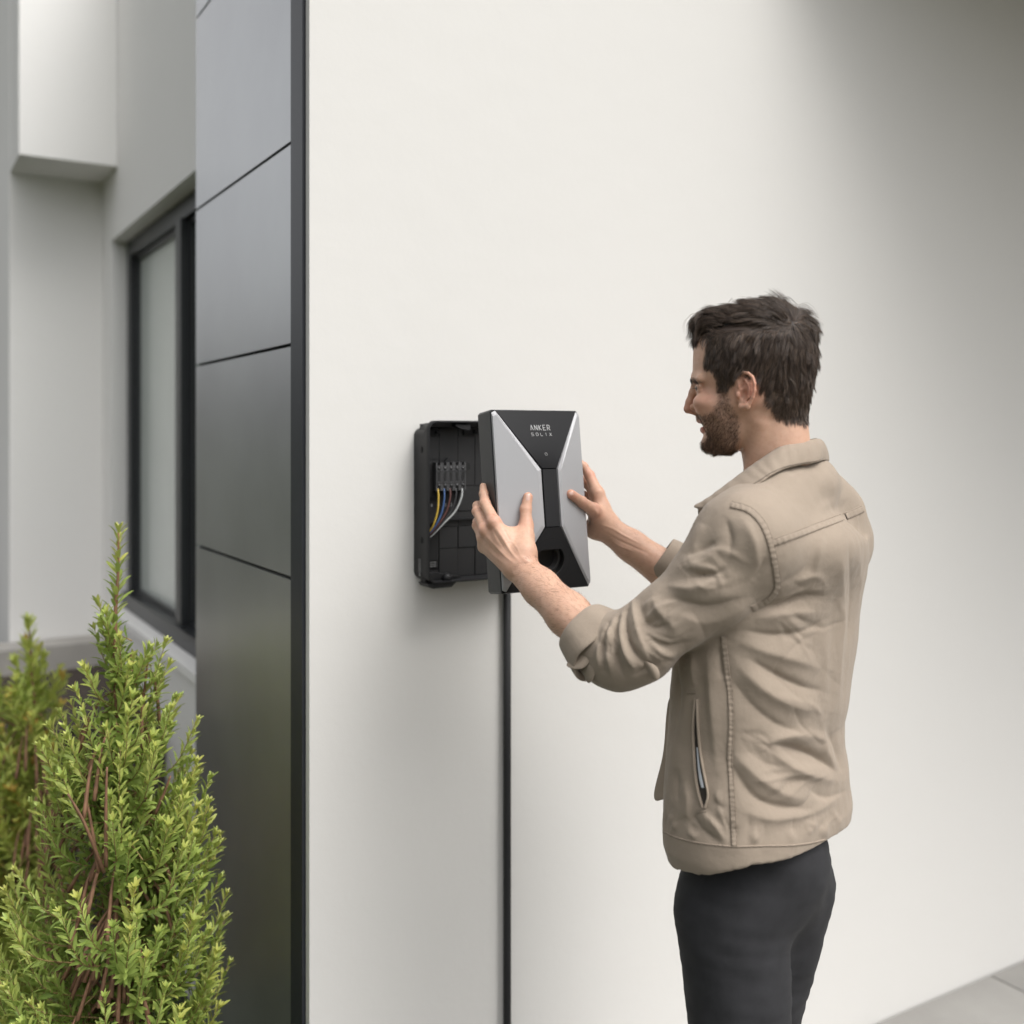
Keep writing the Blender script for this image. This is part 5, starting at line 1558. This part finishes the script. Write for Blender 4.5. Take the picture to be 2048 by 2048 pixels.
def grow(roots, length, k, lift0, wob, seed, surf, fl=flow, gap=.0004, clump=0, pull=.55):
    r_ = np.random.default_rng(seed); n = len(roots)
    p = roots.copy(); out = [p.copy()]
    L_ = length / (k - 1)
    j = r_.normal(size=(n, 3)) * wob
    gi = None
    if clump:                                   # strands gather into locks round guide roots
        g_ = r_.choice(n, clump, replace=False)
        gi = np.concatenate([g_[((roots[i:i + 500, None] - roots[g_][None]) ** 2).sum(2).argmin(1)] for i in range(0, n, 500)])
        gj = r_.normal(size=(n, 3)) * wob * 1.5
        j = j * .6 + gj[gi]
        lift0 = lift0 * (.8 + .5 * r_.random(n)[gi])
    for i in range(k - 1):
        d, N_ = grad(surf, p)
        f_ = fl(hl(p)); f_ -= N_ * (f_ * N_).sum(1)[:, None]
        f_ /= np.linalg.norm(f_, axis=1, keepdims=True) + 1e-9
        dv = f_ + N_ * (lift0 * (1 - 1.35 * i / (k - 1)))[:, None] + j + r_.normal(size=(n, 3)) * wob * .3
        dv /= np.linalg.norm(dv, axis=1, keepdims=True)
        p = p + dv * L_[:, None]
        d2 = surf(p)
        push = np.maximum(gap - d2, 0)
        p = p + N_ * push[:, None]
        out.append(p.copy())
    O = np.stack(out, 1)
    if clump:
        t = (np.linspace(0, 1, k) ** 1.3 * pull)[None, :, None]
        G_ = O[gi]; rel = np.linalg.norm(G_[:, :1] - O[:, :1], axis=2, keepdims=True)
        O = O + (G_ - O) * t * np.clip(1.4 - rel / .012, 0, 1)
    return O
def sample(V, F, mask, n, seed):
    r_ = np.random.default_rng(seed)
    fm = mask[F].min(1)
    idx = np.nonzero(fm > 0)[0]
    pr = fm[idx] / fm[idx].sum()
    f_ = r_.choice(idx, n, p=pr)
    a = r_.random((n, 4)); a /= a.sum(1, keepdims=True)
    return (V[F[f_]] * a[:, :, None]).sum(1)
# mask for cap roots: the region where hair grows, in the head plane
cq = hl(cV)
d_in = HEADF(cV)
cm = soft_poly(cq[:, :2], hair_poly, 40) * (d_in > -.001)
cm = np.maximum(cm, (cq[:, 1] < 575) * (d_in > .0005))
near = np.clip(.35 + cq[:, 2] / .03, .25, 1) * (1 + 3 * np.exp(-((cq[:, 1] - 530 + (cq[:, 0] - 700) * .13) / 60) ** 2))
r1 = sample(cV, cF, cm * near, 24000, 11)
q1 = hl(r1)
r_ = np.random.default_rng(5)
top_ = np.clip((560 - q1[:, 1]) / 120, 0, 1)
nape = np.clip((q1[:, 1] - 900) / 350, 0, 1)
len1 = .019 + .015 * top_ - .009 * nape
len1 *= r_.uniform(.7, 1.15, len(len1)) * np.where((q1[:, 0] < 780) & (q1[:, 1] > 560), .45, 1)
p1 = grow(r1, len1, 8, (.09 + .12 * top_ - .02 * nape) * r_.uniform(.4, 1.3, len(len1)), .10, 6, SURF, clump=500, pull=.30)
# sides and nape straight from the scalp
hs = hairm * np.clip((hq[:, 1] - 480) / 150, 0, 1) * (hq[:, 1] < 1430) * near_head
hs = hs * np.clip(.35 + hq[:, 2] / .03, .25, 1)
r2 = sample(BV, BF, np.where(hs > .25, hs, 0), 20000, 12)
q2 = hl(r2)
low = np.clip((q2[:, 1] - 850) / 450, 0, 1); sb = (q2[:, 0] < 830)
len2 = (.0205 - .0125 * low) * r_.uniform(.6, 1.15, len(low)) * np.where(sb & (q2[:, 1] > 850), .5, 1) * np.where((q2[:, 0] < 760) & (q2[:, 1] > 600), .55, 1)
BSM = lambda p: BODY(p)
p2 = grow(r2, len2, 6, (.17 - .02 * low) * r_.uniform(.6, 1.3, len(low)), .11, 7, SURF, clump=600, pull=.26)
hair_curves('hair', np.concatenate([p1[:, :, :], np.concatenate([p2, p2[:, -1:] + (p2[:, -1:] - p2[:, -2:-1]) * .3, p2[:, -1:] + (p2[:, -1:] - p2[:, -2:-1]) * .5], 1)], 0), np.r_[np.full(len(p1), .00016), np.full(len(p2), .00013)], M['hair'], MAN)
ho = MAN.children[-1] if MAN.children[-1].name.startswith('hair') else None
# stray locks in front of the quiff and at the crown
st = []
for s_, pts in enumerate([[(520, 320), (430, 330), (365, 400), (355, 470), (385, 545)], [(540, 310), (450, 320), (395, 380), (375, 450), (385, 520), (435, 552)], [(500, 350), (430, 350), (385, 400), (372, 470)],
            [(1290, 250), (1310, 195), (1350, 205), (1400, 260), (1420, 275)], [(1330, 260), (1290, 215), (1310, 190), (1370, 225)], [(1400, 400), (1440, 290), (1520, 275), (1590, 350), (1615, 430)],
            [(1420, 420), (1480, 320), (1550, 330), (1600, 400), (1612, 480)], [(1400, 430), (1470, 350), (1540, 370), (1600, 470), (1625, 560)], [(760, 260), (800, 200), (815, 225)], [(900, 240), (870, 215), (830, 230)],
            [(640, 280), (600, 245), (560, 265), (530, 300)], [(1010, 210), (960, 180), (920, 195)], [(1200, 200), (1160, 175), (1110, 182)]]):
    for k in range(5):
        o_ = r_.normal(size=2) * 7; w0 = r_.normal() * .010 + .008
        C_ = catmull(np.array([hd(x + o_[0] * (1 + i * .2), y + o_[1], w0 + .001 * i) for i, (x, y) in enumerate(pts)]), 4)
        ii = np.linspace(0, len(C_) - 1, 12).astype(int); st.append(C_[ii])
hair_curves('stray_hair', np.array(st), .00016, M['hair'], MAN)
# beard and moustache
def bflow(q):
    x, y = q[:, 0], q[:, 1]
    t = np.clip((x - 560) / 300, 0, 1)
    dx = -.55 - .0 * t; dy = .85 * np.ones_like(x)
    dx = np.where(y > 1600, -.3, dx)
    mo = (y < 1370) & (x < 560); dx = np.where(mo, .4, dx); dy = np.where(mo, .8, dy)
    return dx[:, None] * EU - dy[:, None] * EV
bm_ = np.where(beard > .12, beard ** 1.3, 0) * np.clip(.5 + hq[:, 2] / .03, .25, 1) * (hq[:, 1] < 1760)
r3 = sample(BV, BF, bm_, 6400, 21)
q3 = hl(r3); chin = np.clip((q3[:, 1] - 1300) / 300, 0, 1)
p3 = grow(r3, (.0038 + .0040 * chin) * r_.uniform(.6, 1.2, len(chin)), 4, .75 * np.ones(len(chin)), .22, 22, BODY, bflow, gap=.0002)
hair_curves('beard', p3, .000115, M['beard'], MAN)
# eyebrows
eb = soft_poly(hq[:, :2], [(368, 945), (400, 932), (460, 945), (535, 985), (530, 1000), (440, 990), (400, 988), (372, 978)], 14) * (np.abs(hq[:, 2]) > .006) * near_head
r4 = sample(BV, BF, np.where(eb > .3, eb, 0), 520, 31)
p4 = grow(r4, np.full(len(r4), .0070), 4, .45 * np.ones(len(r4)), .12, 32, BODY, lambda q: (1.0 * np.ones(len(q)))[:, None] * EU - (.15 * np.ones(len(q)))[:, None] * EV, gap=.0003)
hair_curves('eyebrow', p4, .00011, M['hair'], MAN)
# eyes
M['eye_white'] = simple('eye_white', (0.20, 0.17, 0.155), 0.3, vary=.05)
M['iris'] = simple('brown_iris', (0.045, 0.028, 0.018), 0.15, vary=.2)
for s in (1, -1):
    v_, f_ = iso_mesh(Field(.02).add(ellipsoid(hd(535, 1048, s * .0315), (.01125,) * 3)), hd(498, 1046, s * .0315) - .014, hd(498, 1046, s * .0315) + .014, .0012, c=4)
    eo = man_mesh('eye', v_, f_, M['eye_white'])
    c_ = hd(535, 1048, s * .0315) - EU * .0058 + EWv * s * .0030
    v_, f_ = iso_mesh(Field(.02).add(ellipsoid(c_, (.0062,) * 3)), c_ - .008, c_ + .008, .0010, c=3)
    io = man_mesh('iris', v_, f_, M['iris']); io.parent = eo; io.location = (0, 0, 0)
    ls = []
    for k in range(26):
        t = k / 25; a_ = hd(440 + 52 * t, 1046 - 4 * math.sin(t * 3), s * (.024 + .019 * t)); ls.append(np.stack([a_, a_ - EU * .003 * (1 - t) - EV * .001 + EWv * s * .0012 * t, a_ - EU * .0052 * (1 - t) - EV * .0005 + EWv * s * .0026 * t]))
    hair_curves('eyelash', np.array(ls), .00016, M['hair'], MAN)
# teeth
tv = []
v_, f_ = iso_mesh(Field(.02).add(capsule(hd(533, 1390, -.013), hd(533, 1390, .013), .0042, .0042), capsule(hd(524, 1390, -.006), hd(524, 1390, .006), .0040, .0040, .003)), hd(540, 1386, 0) - .024, hd(540, 1386, 0) + .024, .0012, c=4)
man_mesh('teeth', v_, f_, simple('teeth', (.62, .58, .52), .3, vary=.04))
# nails
BT = BVHTree.FromPolygons([tuple(v) for v in BV], BF.tolist())
M['nail'] = simple('finger_nail', (0.60, 0.40, 0.33), 0.22, vary=.04)
def nail(A, B, conv, lift=.00035):
    rows = []
    for a, b in zip(A, B):
        pa, pb = np.array(conv(*a)), np.array(conv(*b))
        row = []
        for t in np.linspace(0, 1, 5):
            p, nn = hit(*(pa + (pb - pa) * t), BT)
            if p is None: return
            row.append(p + nn * (lift * (1 if 0 < t < 1 else -.4)))
        rows.append(row)
    V_ = np.array(rows).reshape(-1, 3); n = len(A)
    F_ = [(i * 5 + j, (i + 1) * 5 + j, (i + 1) * 5 + j + 1, i * 5 + j + 1) for i in range(n - 1) for j in range(4)]
    o = man_mesh('thumb_nail', V_, np.array(F_), M['nail'])
nail([(935, 375), (928, 400), (928, 440), (940, 470)], [(1010, 368), (1022, 395), (1018, 440), (1000, 472)], ZL)
nail([(238, 545), (250, 525), (275, 515)], [(285, 598), (315, 590), (335, 575)], ZR)
# fine hair on the forearms
def arm_hair(a, b, n, seed, rmax=.06):
    d, t, _ = seg_dist(BV, [a, b]); m = ((t > .02) & (t < .98) & (d < rmax)).astype(float)
    r5 = sample(BV, BF, m, n, seed)
    ax = (b - a) / np.linalg.norm(b - a)
    fl = lambda q: np.tile(ax * .8 + np.array([.0, .0, -.55]), (len(q), 1))
    p5 = grow(r5, np.random.default_rng(seed).uniform(.005, .011, n), 5, .30 * np.ones(n), .25, seed, BODY, fl, gap=.0001)
    hair_curves('arm_hair', p5, .00008, M['armhair'], MAN)
arm_hair(LEL, LWR, 2200, 41)
arm_hair(REL, RWR, 900, 42)
# ---------------------------------------------------------------- shrubs
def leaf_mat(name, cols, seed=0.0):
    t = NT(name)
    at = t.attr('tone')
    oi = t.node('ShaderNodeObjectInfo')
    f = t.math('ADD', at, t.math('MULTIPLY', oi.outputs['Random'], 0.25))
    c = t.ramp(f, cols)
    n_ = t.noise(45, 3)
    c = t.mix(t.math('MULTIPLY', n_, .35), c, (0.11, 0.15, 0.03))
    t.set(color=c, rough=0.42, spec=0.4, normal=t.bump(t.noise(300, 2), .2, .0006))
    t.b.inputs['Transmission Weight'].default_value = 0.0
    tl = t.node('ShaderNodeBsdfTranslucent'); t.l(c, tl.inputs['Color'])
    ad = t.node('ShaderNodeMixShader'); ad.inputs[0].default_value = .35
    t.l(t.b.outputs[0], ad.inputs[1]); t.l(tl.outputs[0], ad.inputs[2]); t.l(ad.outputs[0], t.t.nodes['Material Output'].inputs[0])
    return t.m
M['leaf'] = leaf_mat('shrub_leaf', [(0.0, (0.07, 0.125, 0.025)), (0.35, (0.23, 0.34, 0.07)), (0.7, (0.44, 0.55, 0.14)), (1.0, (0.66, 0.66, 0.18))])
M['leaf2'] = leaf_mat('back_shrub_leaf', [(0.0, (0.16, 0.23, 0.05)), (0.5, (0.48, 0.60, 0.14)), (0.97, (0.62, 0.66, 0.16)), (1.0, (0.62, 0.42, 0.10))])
M['bark'] = simple('reddish_bark', (0.20, 0.105, 0.060), 0.8, grain=.6, gscale=160, vary=.35, vscale=50)
M['twig'] = simple('green_brown_twig', (0.22, 0.15, 0.06), 0.7, grain=.3, gscale=200, vary=.3, vscale=50)
LW, LFc = [], []
for i, (y, w, zz) in enumerate([(0, .03, 0), (.22, .105, .02), (.5, .135, .025), (.78, .105, .0), (.95, .045, -.035), (1.0, .004, -.05)]):
    LW += [(-w, y, zz + w * .35), (0, y, zz), (w, y, zz + w * .35)]
for i in range(5):
    for j in range(2): LFc.append((i * 3 + j, i * 3 + j + 1, (i + 1) * 3 + j + 1, (i + 1) * 3 + j))
LW = np.array(LW, float); LFc = np.array(LFc)
def frame(d, up):
    d = d / np.linalg.norm(d); s = np.cross(d, up); s /= np.linalg.norm(s) + 1e-9; n = np.cross(s, d)
    return np.stack([s, d, n], 1)
class Leaves:
    def __init__(s): s.L = []
    def add(s, p, d, up, size, tone): s.L.append((np.array(p), frame(np.asarray(d, float), np.asarray(up, float)), size, tone))
    def build(s, root, m, singles, front, r_):
        lm = mesh_np('leaf', LW, LFc); lm.materials.append(m); lm.polygons.foreach_set('use_smooth', [True] * len(lm.polygons))
        add_attr(lm, 'tone', np.full(len(LW), .45))
        lm2 = lm.copy(); lm2.attributes['tone'].data.foreach_set('value', np.full(len(LW), .70, np.float32))
        order = sorted(range(len(s.L)), key=lambda i: front(s.L[i]))
        sel = set(order[:singles]); loc = np.array(root.location)
        for i in order[:singles]:
            p, B, size, tone = s.L[i]
            o = bpy.data.objects.new('leaf', lm2 if tone > .55 else lm); COL.objects.link(o); o.parent = root
            Mx = Matrix.Identity(4)
            for a in range(3):
                for b in range(3): Mx[a][b] = B[a, b] * size
                Mx[a][3] = p[a] - loc[a]
            o.matrix_local = Mx
        rest = [s.L[i] for i in range(len(s.L)) if i not in sel]
        if rest:
            V_ = np.concatenate([(LW * [r_.uniform(.8, 1.25), 1, 1]) @ B.T * sz + p - loc for p, B, sz, t in rest])
            n = len(LW); F_ = np.concatenate([LFc + i * n for i in range(len(rest))])
            me = mesh_np('foliage', V_, F_); add_attr(me, 'tone', np.repeat([t for _, _, _, t in rest], n))
            o = link('foliage', me, m, root, True); o['kind'] = 'stuff'

def shoot(lv, tw, pts, rad, r_, leaf, gap, start=.25, tone0=.35, rose=True, spread=1.0):
    C_ = catmull(np.array(pts), 7)
    s = np.r_[0, np.cumsum(np.linalg.norm(np.diff(C_, axis=0), axis=1))]
    tw.tube(C_, np.linspace(rad, rad * .35, len(C_)), 5)
    x = s[-1] * start; ang = r_.uniform(0, 6.28)
    while x < s[-1]:
        p = np.array([np.interp(x, s, C_[:, k]) for k in range(3)]); p2 = np.array([np.interp(min(x + .01, s[-1] + .0), s, C_[:, k]) for k in range(3)])
        t = p2 - p if np.linalg.norm(p2 - p) > 1e-6 else C_[-1] - C_[-2]
        t = t / np.linalg.norm(t)
        ang += 2.4 + r_.normal() * .3
        u = np.cross(t, [0.3, 1, .2]); u /= np.linalg.norm(u); v = np.cross(t, u)
        o = math.cos(ang) * u + math.sin(ang) * v
        f = x / s[-1]
        d = t * (.55 + .5 * f) + o * (.95 - .25 * f) * spread + r_.normal(size=3) * .10
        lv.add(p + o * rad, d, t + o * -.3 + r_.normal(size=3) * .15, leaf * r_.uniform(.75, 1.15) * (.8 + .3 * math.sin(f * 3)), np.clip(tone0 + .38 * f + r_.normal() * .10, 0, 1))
        x += gap * r_.uniform(.7, 1.3)
    if rose:
        for k in range(6):
            ang += 1.1; o = math.cos(ang) * u + math.sin(ang) * v
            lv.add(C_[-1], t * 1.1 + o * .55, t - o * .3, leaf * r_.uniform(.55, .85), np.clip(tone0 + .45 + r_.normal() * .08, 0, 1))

def shrub(name, label, D0, env, leader, ntips, leaf, gap, m, seed, singles, base_px, zbase=0.0, depth=.22, extra=()):
    """env: (py, left px, right px) outline of the crown at depth D0"""
    r_ = np.random.default_rng(seed)
    env = np.array(env, float)
    bx = P(base_px, 1700, D0)[0]
    root = empty(name, (bx, D0, zbase)); tag(root, label, 'shrub')
    lv = Leaves(); tw = Acc(); loc = np.array([bx, D0, zbase])
    L_ = [P(x, y, D0) for x, y in leader]; L_ = [np.array([bx, D0, zbase])] + L_
    C_ = catmull(np.array(L_), 8)
    tk = Acc(); tk.tube(C_ - loc, np.interp(C_[:, 2], [zbase, L_[-1][2] - .35, L_[-1][2]], [.013, .0065, .0018]), 8)
    tk.build('trunk', M['bark'], root)
    # leaves of the leader
    top = [p for p in L_ if p[2] > L_[-1][2] - .34] or L_[-2:]
    shoot(lv, tw, top if len(top) > 1 else L_[-2:], .0016, r_, leaf * 1.15, gap * .8, .02, .45)
    stems = Acc()
    for k in range(ntips):
        py = env[0, 0] + (env[-1, 0] - env[0, 0]) * (r_.random() ** .62)
        l = np.interp(py, env[:, 0], env[:, 1]); r = np.interp(py, env[:, 0], env[:, 2])
        cx = np.interp(py, [p[1] for p in leader[::-1]], [p[0] for p in leader[::-1]])
        half = (r - l) / 2; mid = (l + r) / 2
        a = r_.uniform(0, 6.28); q = .35 + .65 * math.sqrt(r_.random())
        if math.sin(a) < 0 and abs(math.cos(a)) * q < .34 and py > 1330 and r_.random() < .75: continue
        hx_ = half * q * math.cos(a); hy_ = half * q * math.sin(a) / FPX * D0
        hy_ = np.clip(hy_, -depth, depth)
        tip = P(mid + hx_, py, D0); tip[1] += hy_
        ln = (.085 + .12 * min(1, (r - l) / 300)) * r_.uniform(.8, 1.25)
        ax = np.array([(cx - 1024) / FPX * D0, D0, 0])
        out = np.array([tip[0] - ax[0], tip[1] - ax[1], 0]); on = np.linalg.norm(out) + 1e-6; out /= on
        b = tip - out * ln * .70 - np.array([0, 0, ln * .66])
        mpt = tip - out * ln * .22 - np.array([0, 0, ln * .45])
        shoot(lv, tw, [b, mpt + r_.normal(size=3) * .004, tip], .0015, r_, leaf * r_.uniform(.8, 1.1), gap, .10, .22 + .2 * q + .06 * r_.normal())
        ra = b - out * min(on * .6, .12) - np.array([0, 0, .10])
        ra[2] = max(ra[2], zbase + .02)
        if k % 2 == 0: stems.tube(catmull(np.array([ra - loc, (ra + b) / 2 - loc + [0, 0, .015], b - loc]), 4), np.linspace(.0042, .0018, 9), 5)
    for pts in extra:                                # conspicuous single stems
        PP = [P(x, y, D0) + np.array([0, dz, 0]) for x, y, dz in pts]
        stems.tube(catmull(np.array(PP) - loc, 6), np.linspace(.0036, .0018, (len(PP) - 1) * 6 + 1), 6)
    st_ = stems.build('stems', M['bark'], root); st_['kind'] = 'stuff'
    tw.V = [v - loc for v in tw.V]
    t_ = tw.build('twigs', M['twig'], root); t_['kind'] = 'stuff'
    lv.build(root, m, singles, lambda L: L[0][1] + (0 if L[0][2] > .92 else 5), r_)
    return root
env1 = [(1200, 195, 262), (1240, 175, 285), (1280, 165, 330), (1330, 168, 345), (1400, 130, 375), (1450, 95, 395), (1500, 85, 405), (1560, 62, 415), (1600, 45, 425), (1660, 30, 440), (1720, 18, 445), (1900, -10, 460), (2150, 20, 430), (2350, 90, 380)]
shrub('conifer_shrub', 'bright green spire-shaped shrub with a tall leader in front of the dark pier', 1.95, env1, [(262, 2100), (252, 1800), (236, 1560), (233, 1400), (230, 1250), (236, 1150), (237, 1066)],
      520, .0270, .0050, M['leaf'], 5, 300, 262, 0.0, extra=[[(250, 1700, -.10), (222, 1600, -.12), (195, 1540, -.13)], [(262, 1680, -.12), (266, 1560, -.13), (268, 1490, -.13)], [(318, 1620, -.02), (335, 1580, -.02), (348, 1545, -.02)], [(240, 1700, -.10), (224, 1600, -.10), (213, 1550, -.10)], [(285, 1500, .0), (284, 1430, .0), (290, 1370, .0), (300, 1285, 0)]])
# side shoots that stand clear of the crown
env2 = [(1262, -90, 85), (1300, -100, 112), (1340, -110, 120), (1400, -120, 122), (1480, -120, 120), (1560, -120, 95), (1640, -120, 80), (1750, -120, 60), (2000, -120, 60)]
shrub('background_shrub', 'blurred yellow-green shrub at the left edge behind the spire-shaped one', 2.75, env2, [(78, 1900), (76, 1500), (66, 1380), (58, 1250)], 620, .040, .0085, M['leaf2'], 9, 120, 78, 0.0)

shrub('reflection_shrub', 'unseen dark green shrub added far left to darken the pier reflections', 4.6, [(900, -520, -300), (960, -640, -200), (1060, -720, -130), (1250, -760, -95), (1500, -760, -95), (1590, -740, -110)],  # added out of view so the lower pier panels reflect something dark
      [(-400, 1550), (-400, 1200), (-400, 905)], 420, .075, .022, leaf_mat('dark_shrub_leaf', [(0.0, (0.012, 0.016, 0.010)), (1.0, (0.035, 0.042, 0.022))]), 12, 0, -400, 0.0, depth=.8)
